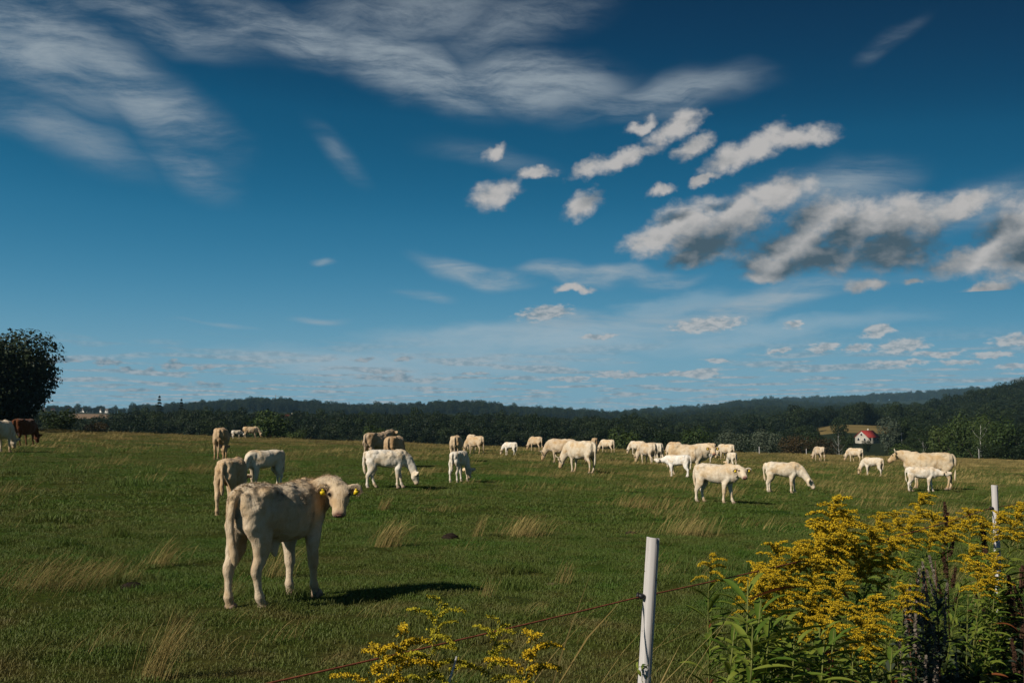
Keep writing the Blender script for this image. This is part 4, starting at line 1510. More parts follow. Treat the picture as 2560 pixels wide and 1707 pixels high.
for px_, kind_, L_ in VIL:
    p = foot(px_, 1655 + (px_ * 7 % 40))
    p.z += 1.0
    house(VNAME[px_], p, RNG.uniform(-.4, .5), L_, 8, 3.6, 3.0, M['wall_white'], M['roof'] if kind_ == "red" else M['roof_grey'], "village on the far ridge", [('side', -2, 1.8, 1.2, 1.3), ('side', 2, 1.8, 1.2, 1.3)], False)
p = foot(725, 470)
p.z = EYE - (1043 - 1030) / F_PX * 470 - 6.3
house("small red roof showing in the dark wood", p, .3, 7, 6, 4.5, 3.0, M['plaster'], M['roof_old'], None, (), True)

for px_, py_, lab in ((636, 991, "thin radio mast on the far wooded ridge, left one"), (690, 985, "thin radio mast on the far wooded ridge, right one")):
    p = foot(px_, 1800)
    top = EYE - (py_ - 1030) / F_PX * 1800
    b = MB()
    b.tube([(0, 0, -2), (0, 0, top - p.z - 5), (0, 0, top - p.z)], [.6, .5, .25], 6)
    r = thing("radio_mast", lab, "mast", p, 0, "masts on the far ridge")
    b.build("pole", M['metal'], r)
    for zz_ in (.72, .88):
        b = MB()
        b.box((0, 0, (top - p.z) * zz_), (1.6, .3, .9))
        b.build("antenna", M['metal'], r)
b = MB()
p = foot(2250, 330)
b.tube([(0, 0, -1), (0, 0, 7.5)], [.14, .10], 8)
r = thing("lamp_post", "thin grey pole right of the silvery willow", "pole", p)
b.build("pole", M['metal'], r)
b = MB()
b.box((.25, 0, 7.2), (.9, .25, .2))
b.build("lamp", M['metal'], r)

# ---- the air: far hills fade to blue
hz = MB()
hz.box((0, 3400, 30), (9000, 7600, 380))
m, t = new_mat("air")
pv = t.node('ShaderNodeVolumePrincipled')
pv.inputs['Color'].default_value = c4(.40, .74, 1.0)
pv.inputs['Density'].default_value = 0.000055
pv.inputs['Anisotropy'].default_value = 0.0
ou = t.node('ShaderNodeOutputMaterial')
t.l.new(pv.outputs[0], ou.inputs['Volume'])
HAZE = hz.build("haze", m, None, kind="stuff")


# ================================================================== fence
M['pvc'] = None
m, t = new_mat("weathered_white_plastic")
co = t.node('ShaderNodeTexCoord').outputs['Object']
n1 = t.noise(t.mapping(co, scale=(1, 1, .12)), 60, 4, .6)
vor = t.node('ShaderNodeTexVoronoi')
vor.inputs['Scale'].default_value = 42
t.l.new(t.mapping(co, scale=(1, 1, .8)), vor.inputs['Vector'])
sp = t.math('LESS_THAN', vor.outputs['Distance'], .10)
spm = t.math('MULTIPLY', sp, t.ramp(t.noise(co, 18, 2), .52, .56))
col = t.mix(t.ramp(n1, .4, .75, 0, .35), c4(.40, .38, .365), c4(.28, .26, .24))
col = t.mix(spm, col, c4(.06, .045, .035))
finish(t, col, .45, .35)
M['pvc'] = m
M['black_plastic'] = simple_mat("black_plastic", (.012, .012, .013), .5, .4)
M['cord'] = simple_mat("orange_fence_cord", (.20, .062, .032), .8, .2, .35, 60)


def fence_post(label, base, lean, hgt, rz=0.0, width=.045):
    r = thing("fence_post", label, "post", base, rz, "white plastic fence posts")
    r.rotation_euler = (0, lean, rz)
    k = width / .045
    prof = np.array([(-.0225, 0), (-.0160, .0), (-.0140, -.003), (-.0125, -.0095), (-.006, -.0120), (.004, -.0125), (.0105, -.0100), (.0120, -.0035), (.0145, 0), (.0225, 0)]) * k
    th_ = .0028 * k
    back = prof[::-1] + np.array([0, th_])
    ring = np.concatenate([prof, back])
    b = MB()
    zs = [-.2, hgt - .004 if False else hgt]
    n = len(ring)
    v = []
    for i, z in enumerate(zs):
        for q_, (x, y) in enumerate(ring):
            dz = 0 if i == 0 else -x * .06
            v.append((x, y, z + dz))
    fs = [(i, (i + 1) % n, n + (i + 1) % n, n + i) for i in range(n)]
    b.add(v, fs)
    m_ = len(prof)
    b.f += [(n + i, n + i + 1, n + n - 2 - i, n + n - 1 - i) for i in range(m_ - 1)]
    b.build("profile", M['pvc'], r)
    return r


def insulator(r, z):
    b = MB()
    b.tube([(-.018, -.004, z), (-.030, -.006, z), (-.040, -.006, z + .004)], [.007, .011, .006], 8)
    b.tube([(-.041, -.006, z - .010), (-.044, -.010, z), (-.041, -.006, z + .012)], [.004, .005, .004], 6)
    b.build("insulator", M['black_plastic'], r, True)


top1 = at_depth(1633, 1343, 3.5)
g1 = foot(1580, 3.5)
h1 = (top1.z - g1.z)
lean1 = math.radians(4.1)
base1 = Vector((top1.x - math.tan(lean1) * h1, 3.5, g1.z))
P1 = fence_post("near white plastic fence post rising beside the tall dry grass", base1, lean1, h1 / math.cos(lean1))
ins1 = at_depth(1597, 1492, 3.49)
insulator(P1, (ins1.z - base1.z) / math.cos(lean1))
top2 = at_depth(2491, 1212, 6.6)
g2 = foot(2500, 6.6)
P2 = fence_post("second white plastic fence post behind the goldenrod at the right edge", Vector((top2.x, 6.6, g2.z)), math.radians(-.5), top2.z - g2.z, .1)
ins2 = at_depth(2475, 1270, 6.58)
insulator(P2, ins2.z - g2.z)
# the cord runs on to posts outside the view
A0 = Vector((-2.62, .4, ins1.z + .02))
A3 = Vector((5.95, 9.8, ins2.z - .02))
b = MB()
pts = []
for a, c in ((A0, ins1), (ins1, ins2), (ins2, A3)):
    for f_ in np.linspace(0, 1, 14)[:-1]:
        q_ = a.lerp(c, f_)
        q_.z -= .10 * f_ * (1 - f_)
        pts.append(q_)
pts.append(A3)
b.tube([tuple(q_) for q_ in pts], .0026, 6)
tag(b.build("fence_wire", M['cord'], None, True), "thin orange fence wire running from post to post through the goldenrod", "fence wire")

far_posts = [(1735, 1117, 116, "first thin white fence post from the left on the far crest"), (1895, 1116, 140, "thin white fence post on the far crest below the reddish bushes"),
             (2012, 1121, 150, "thin white fence post left of the cow alone on the crest"), (2441, 1122, 170, "thin white fence post on the crest under the birch")]
for px_, py_, Y_, lab in far_posts:
    g_ = foot(px_, Y_)
    tp = at_depth(px_, py_, Y_)
    fence_post(lab, g_, 0, max(.9, tp.z - g_.z), 0, .10)

# ================================================================== plants of the verge
M['stem_green'] = simple_mat("green_stem", (.10, .11, .025), .7, .2, .3, 30)
M['stem_red'] = simple_mat("reddish_stem", (.085, .040, .022), .7, .2, .3, 30)
m, t = new_mat("goldenrod_leaf")
oi = t.node('ShaderNodeObjectInfo')
n = t.noise(t.node('ShaderNodeTexCoord').outputs['Object'], 30, 3, .6)
f_ = t.math('MULTIPLY_ADD', n, .5, t.math('MULTIPLY', oi.outputs['Random'], .6))
col = t.mix(t.ramp(f_, .2, .8), c4(.070, .125, .014), c4(.175, .210, .030))
col = t.mix(t.math('GREATER_THAN', oi.outputs['Random'], .965), col, c4(.19, .06, .02))
finish(t, col, .55, .3, transl=.3)
M['gold_leaf'] = m
m, t = new_mat("goldenrod_flower")
oi = t.node('ShaderNodeObjectInfo')
at = t.node('ShaderNodeAttribute', attribute_name='shade')
col = t.mix(at.outputs['Fac'], c4(.37, .23, .010), c4(.68, .47, .024))
col = t.mix(t.ramp(oi.outputs['Random'], .6, 1, 0, .5), col, c4(.40, .31, .03))
finish(t, col, .8, .1, transl=.2)
M['gold_flower'] = m
m, t = new_mat("goldenrod_bud")
finish(t, c4(.38, .33, .025), .8, .1, transl=.2)
M['gold_bud'] = m


def leaf_mesh(name, L, W, droop, fold, mat, seed):
    rng = np.random.default_rng(seed)
    n = 6
    v, f = [], []
    for i in range(n + 1):
        q_ = i / n
        x = L * q_ * math.cos(droop * q_ * .6)
        z = L * (.62 * q_ - droop * q_ * q_ * .75)
        w = W * (math.sin(PI * min(1, q_ * .92 + .06)) ** .8) * (1 if i < n else 0.05)
        tw = .18 * math.sin(q_ * 3 + seed)
        v += [(x, w, z + fold * w + tw * w), (x, 0, z), (x, -w, z + fold * w - tw * w)]
    for i in range(n):
        a = i * 3
        f += [(a, a + 3, a + 4, a + 1), (a + 1, a + 4, a + 5, a + 2)]
    return mesh_from(name, v, f, [mat], True)


gold_leaves = [leaf_mesh("goldenrod_leaf", L, W, d, fo_, M['gold_leaf'], i) for i, (L, W, d, fo_) in enumerate([(.125, .0090, .5, .5), (.115, .0095, .8, .4), (.10, .0085, .3, .6), (.08, .0065, .6, .5)])]


def spray_mesh(name, L, count, mat, seed):
    """one arching flower branch: a thin axis with small florets along its upper side"""
    rng = np.random.default_rng(seed)
    q_ = rng.uniform(.08, 1, count)
    ax = np.stack([L * q_, np.zeros(count), L * (.55 * q_ - .75 * q_ ** 2)], 1)
    off = rng.normal(0, 1, (count, 3)) * np.array([.004, .0075, .0035]) + np.array([0, 0, .005])
    c = ax + off * (1.15 - q_ * .5)[:, None]
    s = .0033 * rng.uniform(.7, 1.3, count)[:, None]
    d1 = rng.normal(0, 1, (count, 3))
    d1 /= np.linalg.norm(d1, axis=1)[:, None]
    d2 = np.cross(d1, rng.normal(0, 1, (count, 3)))
    d2 /= np.linalg.norm(d2, axis=1)[:, None]
    d3 = np.cross(d1, d2)
    V_ = np.stack([c + d1 * s, c - d1 * s * .5 + d2 * s * .87, c - d1 * s * .5 - d2 * s * .87, c + d3 * s], 1).reshape(-1, 3)
    k = np.arange(count)[:, None] * 4
    F_ = np.concatenate([k + np.array([0, 1, 2]), k + np.array([0, 1, 3]), k + np.array([1, 2, 3]), k + np.array([2, 0, 3])])
    sh = np.repeat(np.clip(rng.normal(.6, .3, count), 0, 1), 4)
    mb = MB()
    qq = np.linspace(0, 1, 6)
    mb.tube(np.stack([L * qq, 0 * qq, L * (.55 * qq - .75 * qq ** 2)], 1), np.linspace(.0016, .0006, 6), 4, False)
    tv = np.concatenate(mb.v)
    faces = [tuple(x) for x in F_] + [tuple(i + len(V_) for i in f) for f in mb.f]
    mi = [0] * len(F_) + [1] * len(mb.f)
    return mesh_from(name, np.concatenate([V_, tv]), faces, [mat, M['stem_green']], False, {"shade": np.concatenate([sh, np.full(len(tv), .3)])}, mi)


sprays = {k: [spray_mesh("flower_spray", L, n_, M[mt], 30 + i) for i, (L, n_) in enumerate([(.14, 300), (.118, 240), (.095, 180), (.065, 110)])] for k, mt in (("full", 'gold_flower'), ("bud", 'gold_bud'))}


def goldenrod(seed, hgt=1.3, leaves=30, branches=20, lean=.16, kind="full", top=.26, plume=1.0, bare=0.0, red=False):
    """an unlabelled plant: stem, each leaf, each flower spray"""
    rng = np.random.default_rng(seed)
    r = ob("goldenrod", None)
    zz_ = np.linspace(-.05, 1, 9)
    cx = lean * zz_ ** 2 * hgt / 1.3 + .01 * np.sin(zz_ * 7 + seed)
    cy = .02 * np.sin(zz_ * 4 + seed * 1.3)
    P_ = np.stack([cx, cy, zz_ * hgt], 1)
    mb = MB()
    mb.tube(P_, np.linspace(.0050, .0018, 9), 6)
    mb.build("stem", M['stem_red'] if red else M['stem_green'], r, True)

    def axis(q):
        return Vector((float(np.interp(q, zz_, cx)), float(np.interp(q, zz_, cy)), q * hgt))
    for i in range(leaves):
        q_ = bare + .06 + (1 - top - .06 - bare) * (i + rng.uniform(-.3, .3)) / leaves
        me_ = gold_leaves[int(min(3, max(0, (q_ - .35) * 5 + rng.uniform(-1, 1))))]
        o_ = ob("leaf", me_, r)
        o_.location = axis(q_)
        az_l = i * 2.399 + rng.uniform(-.4, .4)
        # the wind swings every blade towards +X
        az_l = math.atan2(math.sin(az_l), math.cos(az_l) + .75)
        o_.rotation_euler = (rng.uniform(-.3, .3), rng.uniform(-.35, .35), az_l)
        sc_ = rng.uniform(.85, 1.25)
        o_.scale = (sc_, sc_, sc_)
    for i in range(branches):
        q_ = 1 - top + top * ((i + .5) / branches) ** .85
        rem = (1 - q_) / top
        me_ = sprays[kind][0 if rem > .6 else 1 if rem > .35 else 2 if rem > .12 else 3]
        o_ = ob("flower_spray", me_, r)
        o_.location = axis(q_)
        az_l = i * 2.399 + rng.uniform(-.5, .5)
        az_l = math.atan2(math.sin(az_l), math.cos(az_l) + .62)
        o_.rotation_euler = (rng.uniform(-.2, .2), rng.uniform(-.35, .12) - .45 * (1 - rem), az_l)
        sc_ = rng.uniform(.8, 1.25) * plume
        o_.scale = (sc_, sc_, sc_)
    r["height"] = hgt
    r["tip"] = float(cx[-1])
    return r


def copy_tree(o, parent=None):
    c = o.copy()
    COL.objects.link(c)
    c.parent = parent
    for ch in list(o.children):
        copy_tree(ch, c)
    return c


protos = [goldenrod(1, 1.3, 66, 20, .16, top=.17), goldenrod(2, 1.3, 68, 24, .20, top=.20), goldenrod(3, 1.3, 64, 16, .10, top=.13), goldenrod(4, 1.3, 62, 17, .24, top=.15), goldenrod(5, 1.3, 66, 34, .14, top=.28, plume=1.1)]
used = set()


def plant_gold(px, py, Y, label, group, which, rz=0.0, wide=1.0, proto=None):
    tip = at_depth(px, py, Y)
    o_ = protos[which] if proto is None else proto
    key = id(o_)
    if key in used:
        o_ = copy_tree(o_)
    used.add(key)
    g_ = gz(tip.x, tip.y)
    k = (tip.z - g_) / o_["height"]
    lx = o_["tip"] * k
    bx, by = tip.x - lx * math.cos(rz), tip.y - lx * math.sin(rz)
    o_.location = (bx, by, gz(bx, by))
    o_.rotation_euler = (0, 0, rz)
    o_.scale = (k * wide, k * wide, k) if wide != 1.0 else (k, k, k)
    tag(o_, label, "goldenrod", group)
    return o_


GOLD = "goldenrod along the fence"
plant_gold(2086, 1256, 4.6, "tallest goldenrod of the near thicket, its plume standing above the rest", GOLD, 4, .05)
slim = goldenrod(11, 1.1, 84, 8, .05, top=.10, plume=.55, bare=.15, red=False)
plant_gold(1776, 1388, 3.9, "single slim goldenrod with a small flower head right of the near post", GOLD, 0, .0, proto=slim)
bud1 = goldenrod(12, 1.0, 12, 13, .10, "bud", .24, .75)
bud2 = goldenrod(13, 1.0, 12, 16, .16, "full", .26, .8)
plant_gold(1105, 1513, 2.75, "small goldenrod at the bottom with the highest tip, left of the near post", GOLD, 0, .2, proto=bud1)
plant_gold(1010, 1590, 2.6, "fullest yellow goldenrod plume at the bottom edge, furthest from the post", GOLD, 0, .0, proto=bud2)
plant_gold(1245, 1560, 2.9, "greenish goldenrod at the bottom between the fullest plume and the dry stalks", GOLD, 0, -.3, proto=bud1)
plant_gold(1345, 1606, 2.6, "goldenrod with drooping sprays at the bottom, nearest to the dry stalks", GOLD, 0, .3, proto=bud2)
plant_gold(965, 1640, 2.5, "low goldenrod plume at the bottom edge below the fullest plume", GOLD, 0, .5, proto=bud2)
NEAR = [
    (2118, 1292, 4.8, 1, "goldenrod plume close behind the tallest one, just right of it"), (2052, 1312, 4.7, 2, "goldenrod tip close to the tallest plume, just left of it"),
    (1945, 1362, 4.4, 1, "goldenrod with a wide flat plume at the upper left of the near thicket"), (1990, 1372, 4.5, 0, "goldenrod between the wide flat plume and the tallest one"),
    (2050, 1352, 4.5, 3, "goldenrod plume below the tallest one, in the middle of the near thicket"), (1893, 1412, 4.2, 3, "goldenrod at the left tip of the near thicket, leaning towards the slim goldenrod"),
    (1908, 1432, 4.1, 0, "goldenrod just right of the thicket's left tip, a little lower"), (2185, 1342, 4.9, 1, "goldenrod with a broad plume at the near thicket's right, touching the further clump"),
    (2232, 1352, 5.0, 3, "goldenrod right of the broad plume, at the upper right of the near thicket"), (2150, 1392, 4.8, 2, "goldenrod under the broad plume, right of the thicket's middle"),
    (1965, 1462, 4.1, 2, "goldenrod low in the left half of the near thicket, above the leafy shoots"), (2040, 1448, 4.2, 1, "goldenrod with the fullest plume in the middle of the near thicket"),
    (2102, 1442, 4.3, 0, "goldenrod right of the fullest middle plume"), (2085, 1512, 4.0, 3, "goldenrod below the fullest middle plume"),
    (2185, 1500, 4.2, 4, "goldenrod drooping to the right over the dark ditch"), (2150, 1552, 4.0, 1, "lowest goldenrod of the near thicket, drooping towards the dark ditch"),
    (2265, 1470, 4.5, 2, "goldenrod at the right edge of the near thicket, beside the mugwort"), (2010, 1545, 3.8, 2, "small goldenrod plume low among the leafy shoots")]
FURTHER = [
    (2195, 1290, 6.6, 0, "leftmost goldenrod of the further clump"), (2240, 1284, 6.5, 2, "goldenrod second from the left in the further clump"), (2305, 1252, 7.0, 3, "tallest goldenrod of the further clump, below the suckling calf"),
    (2275, 1304, 6.3, 0, "low goldenrod in the front of the further clump"), (2338, 1296, 6.6, 1, "goldenrod just left of the brown dock head"), (2380, 1304, 6.6, 3, "rightmost goldenrod of the further clump")]
RIGHT = [
    (2430, 1280, 6.3, 2, "goldenrod left of the second post, level with its insulator"), (2500, 1288, 6.15, 3, "goldenrod in front of the second post"), (2545, 1268, 6.2, 0, "goldenrod right of the second post, at the picture's edge"),
    (2432, 1372, 5.6, 3, "goldenrod below and left of the second post"), (2482, 1398, 5.5, 0, "goldenrod at the foot of the second post"), (2452, 1440, 5.4, 2, "lowest goldenrod near the second post, above the dark weeds")]
for lst, grp_ in ((NEAR, "goldenrod of the near thicket"), (FURTHER, "goldenrod of the further clump"), (RIGHT, "goldenrod round the second post")):
    for (px_, py_, Y_, wh, lab) in lst:
        plant_gold(px_, py_, Y_, lab, grp_, wh, RNG.uniform(-.35, .35))
# leafy shoots without flowers along the left flank of the thicket
shoot = goldenrod(21, .8, 64, 0, .14, top=.03)
for i, (px_, py_, Y_) in enumerate([(1868, 1452, 3.6), (1902, 1500, 3.5), (1925, 1545, 3.4), (1880, 1570, 3.35), (1985, 1590, 3.4), (2060, 1600, 3.4), (1838, 1560, 3.5), (1955, 1545, 3.5), (2085, 1575, 3.5), (2130, 1630, 3.7), (1940, 1650, 3.5), (2230, 1620, 3.9), (2050, 1560, 3.7), (2010, 1640, 3.45), (1900, 1640, 3.5), (2100, 1660, 3.5), (2180, 1660, 3.7), (1960, 1600, 3.7), (2478, 1405, 5.7), (2496, 1440, 5.6), (2512, 1420, 5.7), (2486, 1480, 5.4)]):
    plant_gold(px_, py_, Y_, "leafy goldenrod shoot without flowers at the foot of the near thicket" if px_ < 2400 else "leafy goldenrod shoot without flowers hiding the foot of the second post", "leafy goldenrod shoots", 0, RNG.uniform(-.6, .6), proto=shoot)
for o_ in protos:
    if id(o_) not in used:
        bpy.data.objects.remove(o_)

# ---- mugwort, dock and other weeds among them
M['mug_flower'] = simple_mat("mugwort_flowers", (.15, .125, .10), .9, .1, .3, 60)
M['mug_leaf'] = simple_mat("mugwort_leaf", (.055, .075, .050), .7, .2, .4, 20, 0, .2)
M['dock'] = simple_mat("dock_seeds", (.050, .026, .016), .9, .1, .4, 60)


def spike_mesh(name, L, count, mat, seed, rad=.012, s0=.006):
    rng = np.random.default_rng(seed)
    q_ = rng.uniform(0, 1, count)
    th_ = rng.uniform(0, 6.28, count)
    rr_ = rad * (1 - q_ * .75) * rng.uniform(.4, 1, count)
    c = np.stack([rr_ * np.cos(th_), rr_ * np.sin(th_), q_ * L], 1)
    v, f = leaf_cards(rng, c, np.stack([np.cos(th_), np.sin(th_), .3 + 0 * th_], 1), s0 * 2.2, 1.6, .6)
    return mesh_from(name, v, f, [mat])


mug_spike = spike_mesh("mugwort_spike", .17, 110, M['mug_flower'], 5)
mug_leaf = leaf_mesh("mugwort_leaf", .07, .012, .5, .5, M['mug_leaf'], 3)
dock_spike = spike_mesh("dock_spike", .16, 220, M['dock'], 6, .020, .006)


def weed(name, label, cat, px, py, Y, spike, leafm, nsp, nlf, spread, group=None, seed=0, spike_scale=1.0):
    rng = np.random.default_rng(seed)
    tip = at_depth(px, py, Y)
    g_ = gz(tip.x, tip.y)
    H_ = tip.z - g_
    r = thing(name, label, cat, (tip.x, tip.y, g_), rng.uniform(0, 6), group)
    b = MB()
    b.tube([(0, 0, -.05), (.01, 0, H_ * .5), (0, .01, H_ * .95)], [.005, .004, .002], 6)
    b.build("stem", M['stem_red'], r, True)
    for i in range(nsp):
        o_ = ob("flower_spike", spike, r)
        q_ = 1 - .45 * (i / max(1, nsp - 1)) if nsp > 1 else 1
        th_ = i * 2.4
        o_.location = (math.cos(th_) * spread * (1.02 - q_) * 2, math.sin(th_) * spread * (1.02 - q_) * 2, H_ * q_ - .20 * spike_scale)
        o_.rotation_euler = (rng.uniform(-.3, .3), rng.uniform(-.1, .35), 0)
        o_.scale = (spike_scale,) * 3
    for i in range(nlf):
        o_ = ob("leaf", leafm, r)
        q_ = .1 + .65 * i / nlf
        o_.location = (0, 0, H_ * q_)
        o_.rotation_euler = (0, rng.uniform(-.4, .3), i * 2.4)
        k = rng.uniform(.9, 1.6)
        o_.scale = (k, k, k)
    return r


MUG = [(2285, 1405, 5.0, "leftmost mugwort, its dull purple spikes touching the near thicket"), (2312, 1390, 5.15, "mugwort second from the left, between thicket and second post"),
       (2342, 1374, 5.3, "tallest greyish mugwort, left of the goldenrod at the second post"), (2270, 1445, 4.8, "lowest mugwort, in front of the other dull purple spikes")]
for i, (px_, py_, Y_, lab) in enumerate(MUG):
    weed("mugwort_plant", lab, "mugwort", px_, py_, Y_, mug_spike, mug_leaf, 8, 40, .09, "mugwort by the fence", i)
weed("dock_plant", "dead brown dock seed head standing above the further goldenrod", "dock plant", 2362, 1240, 7.2, dock_spike, mug_leaf, 9, 6, .05, None, 77)
weed("dock_plant", "dark brown dock seed head beside the second post's insulator", "dock plant", 2458, 1275, 6.4, dock_spike, mug_leaf, 8, 6, .06, None, 78)
for i, (px_, py_, Y_, lab) in enumerate([(2528, 1420, 5.6, "dark withered weed right below the second post's foot"), (2552, 1395, 5.9, "tallest dark withered weed at the right edge"), (2556, 1490, 4.9, "lowest dark withered weed at the right edge")]):
    weed("dock_plant", lab, "dock plant", px_, py_, Y_, dock_spike, mug_leaf, 6, 16, .10, "withered weeds at the right edge", 90 + i)

# ---- bindweed on the near post
r = thing("bindweed", "small green leaves of bindweed climbing on the near fence post", "climber", tuple(base1))
for i, (px_, py_) in enumerate([(1596, 1672), (1605, 1665), (1612, 1672), (1600, 1680), (1618, 1662), (1602, 1690), (1612, 1660), (1608, 1682)]):
    p = at_depth(px_, py_, 3.47) - base1
    o_ = ob("leaf", gold_leaves[3], r)
    o_.location = p
    o_.rotation_euler = (RNG.uniform(-1, 1), RNG.uniform(-1, 1), RNG.uniform(0, 6))
    o_.scale = (.34, .9, .5)
b = MB()
b.tube([tuple(at_depth(x_, y_, 3.475) - base1) for x_, y_ in ((1640, 1800), (1605, 1700), (1606, 1672), (1622, 1660))], .0014, 5)
b.build("stem", M['stem_green'], r)

# ================================================================== dry grass in clumps one can point at
def stalks(seed, n, spread, L, lean=.55, w=.0022, seedhead=True, side=0.0):
    rng = np.random.default_rng(seed)
    V_, F_ = [], []
    k = 0
    for i in range(n):
        bx, by = rng.normal(0, spread * .4), rng.normal(0, spread * .3)
        l = L * rng.uniform(.45, 1.1)
        az_l = rng.normal(side, .45)
        ln = lean * rng.uniform(.55, 1.3)
        q_ = np.linspace(0, 1, 5)
        cx = np.sin(ln * (.55 + .45 * q_)) * q_ * l
        cz = np.cos(ln * (.55 + .45 * q_)) * q_ * l
        px_ = np.stack([bx + cx * math.cos(az_l), by + cx * math.sin(az_l), cz], 1)
        ww = w * np.array([1, .9, .8, 1.9 if seedhead and i % 4 == 0 else .6, .15])
        d = np.array([math.cos(rng.uniform(0, 3.14)), math.sin(rng.uniform(0, 3.14)), 0])
        V_.append(np.stack([px_ - d * ww[:, None], px_ + d * ww[:, None]], 1).reshape(-1, 3))
        F_ += [(k + 2 * j, k + 2 * j + 1, k + 2 * j + 3, k + 2 * j + 2) for j in range(4)]
        k += 10
    return np.concatenate(V_), np.array(F_)


def stalk_mesh(name, *a, mat=None, **kw):
    v, f = stalks(*a, **kw)
    return mesh_from(name, v, f, [mat or M['straw']])


TUS = [  # px, py of the base, stalks, spread, length, lean, label
    (110, 1472, 220, .75, .42, .95, "widest tussock of dry straw, leaning right, in the left foreground"),
    (250, 1452, 90, .5, .32, .9, "thin dry tussock just right of the widest one at left"),
    (395, 1412, 70, .22, .40, 1.0, "dry tussock left of the fluffy calf's hind legs"),
    (388, 1700, 80, .14, .52, .65, "tall reddish straw tussock at the bottom left"),
    (962, 1368, 110, .26, .50, .75, "tall dry tussock right of the fluffy calf's chest"),
    (1300, 1340, 130, .45, .42, .8, "broad pale straw tussock beyond the molehill, right of it"),
    (1190, 1342, 20, .12, .42, .6, "few dry stalks close to the right of the molehill"),
    (690, 1440, 60, .26, .40, .7, "thin dry tussock under the fluffy calf's belly"),
    (1215, 1492, 22, .10, .20, .4, "small dry tuft on the open turf below the molehill"),
    (1408, 1462, 26, .12, .32, .5, "sparse dry stalks beside the pale dung"),
    (1712, 1335, 120, .6, .42, .75, "pale straw tussock in line above the near post's top"),
    (960, 1275, 40, .2, .34, .6, "upright dry tuft above the tall tussock, right of the calf's head"),
    (1590, 1270, 110, .8, .42, .75, "broad straw patch left of the tagged calf's feet"),
]
for i, (px_, py_, n_, sp_, L_, ln_, lab) in enumerate(TUS):
    p = on_ground(px_, py_)
    me_ = stalk_mesh("dry_grass_tussock", 300 + i, int(n_ * 2.6), sp_, L_, lean=ln_ * .9, w=.0011 * max(1, p.y / 10), side=.1)
    o_ = ob("dry_grass_tussock", me_, loc=p)
    tag(o_, lab, "grass tussock", "tussocks of dry grass")
for i, (px_, Y_, n_, L_, ln_, sd_, lab) in enumerate([(1075, 3.9, 20, 1.50, .74, .05, "tall dry grass stalks leaning right, their tips near the near post's top"), (1500, 3.6, 26, 1.15, .66, .1, "dry grass stalks between the near post's foot and the slim goldenrod"),
                                                      (1190, 3.5, 20, 1.20, .74, .05, "dry stalks at the bottom between small goldenrods and near post"), (1400, 4.6, 14, 1.05, .70, .0, "thin dry stalks just left of the near post's foot")]):
    g_ = foot(px_, Y_)
    o_ = ob("dry_grass_tussock", stalk_mesh("dry_grass_tussock", 340 + i, n_, .34, L_, lean=ln_, w=.0019, side=sd_), loc=g_)
    tag(o_, lab, "grass tussock", "tussocks of dry grass")
# a pale broken stick in front
b = MB()
a_, c_ = at_depth(1118, 1720, 2.7), at_depth(1142, 1640, 2.75)
b.tube([tuple(a_ + Vector((0, 0, -.5))), tuple(a_), tuple(c_)], [.004, .0035, .0028], 6)
tag(b.build("dry_stalk", M['pale_bark'], None), "pale broken stalk standing among the small goldenrods at the bottom", "stalk")

# ---- molehills, dung and a dark mound standing in for shade
M['soil'] = simple_mat("dark_soil", (.022, .016, .012), .95, .05, .5, 30, .6)
M['dung'] = simple_mat("dry_dung", (.20, .13, .085), .9, .1, .4, 40, .6)


def mound(name, label, cat, px, py, rx, ry, hz_, mat, seed, group=None):
    rng = np.random.default_rng(seed)
    p = on_ground(px, py)
    bm_ = bmesh.new()
    bmesh.ops.create_icosphere(bm_, subdivisions=4, radius=1)
    for v_ in bm_.verts:
        k = 1 + .35 * (fbm(np.array([v_.co.x * 3 + seed]), np.array([v_.co.y * 3 + v_.co.z]), seed, 4)[0] - .5)
        v_.co = Vector((v_.co.x * rx * k, v_.co.y * ry * k, v_.co.z * hz_ * k))
    me_ = bpy.data.meshes.new(name)
    bm_.to_mesh(me_)
    bm_.free()
    me_.materials.append(mat)
    me_.polygons.foreach_set("use_smooth", np.ones(len(me_.polygons), bool))
    tag(ob(name, me_, loc=p), label, cat, group)


mound("molehill", "dark flat molehill on the turf right of the calf's shadow", "molehill", 1125, 1345, .135, .16, .075, M['soil'], 3, "molehills")
mound("molehill", "small dark molehill beyond the near post's top, in thin dry grass", "molehill", 1578, 1335, .10, .12, .05, M['soil'], 4, "molehills")
mound("molehill", "dark mound standing in for a shaded hollow beside the widest tussock at left", "molehill", 330, 1468, .11, .12, .05, M['soil'], 5, "molehills")  # dark soil colour stands in for the shade in a hollow
mound("dung_pat", "pale brown dry dung lying on the turf below the molehill", "dung", 1376, 1461, .085, .09, .022, M['dung'], 6)

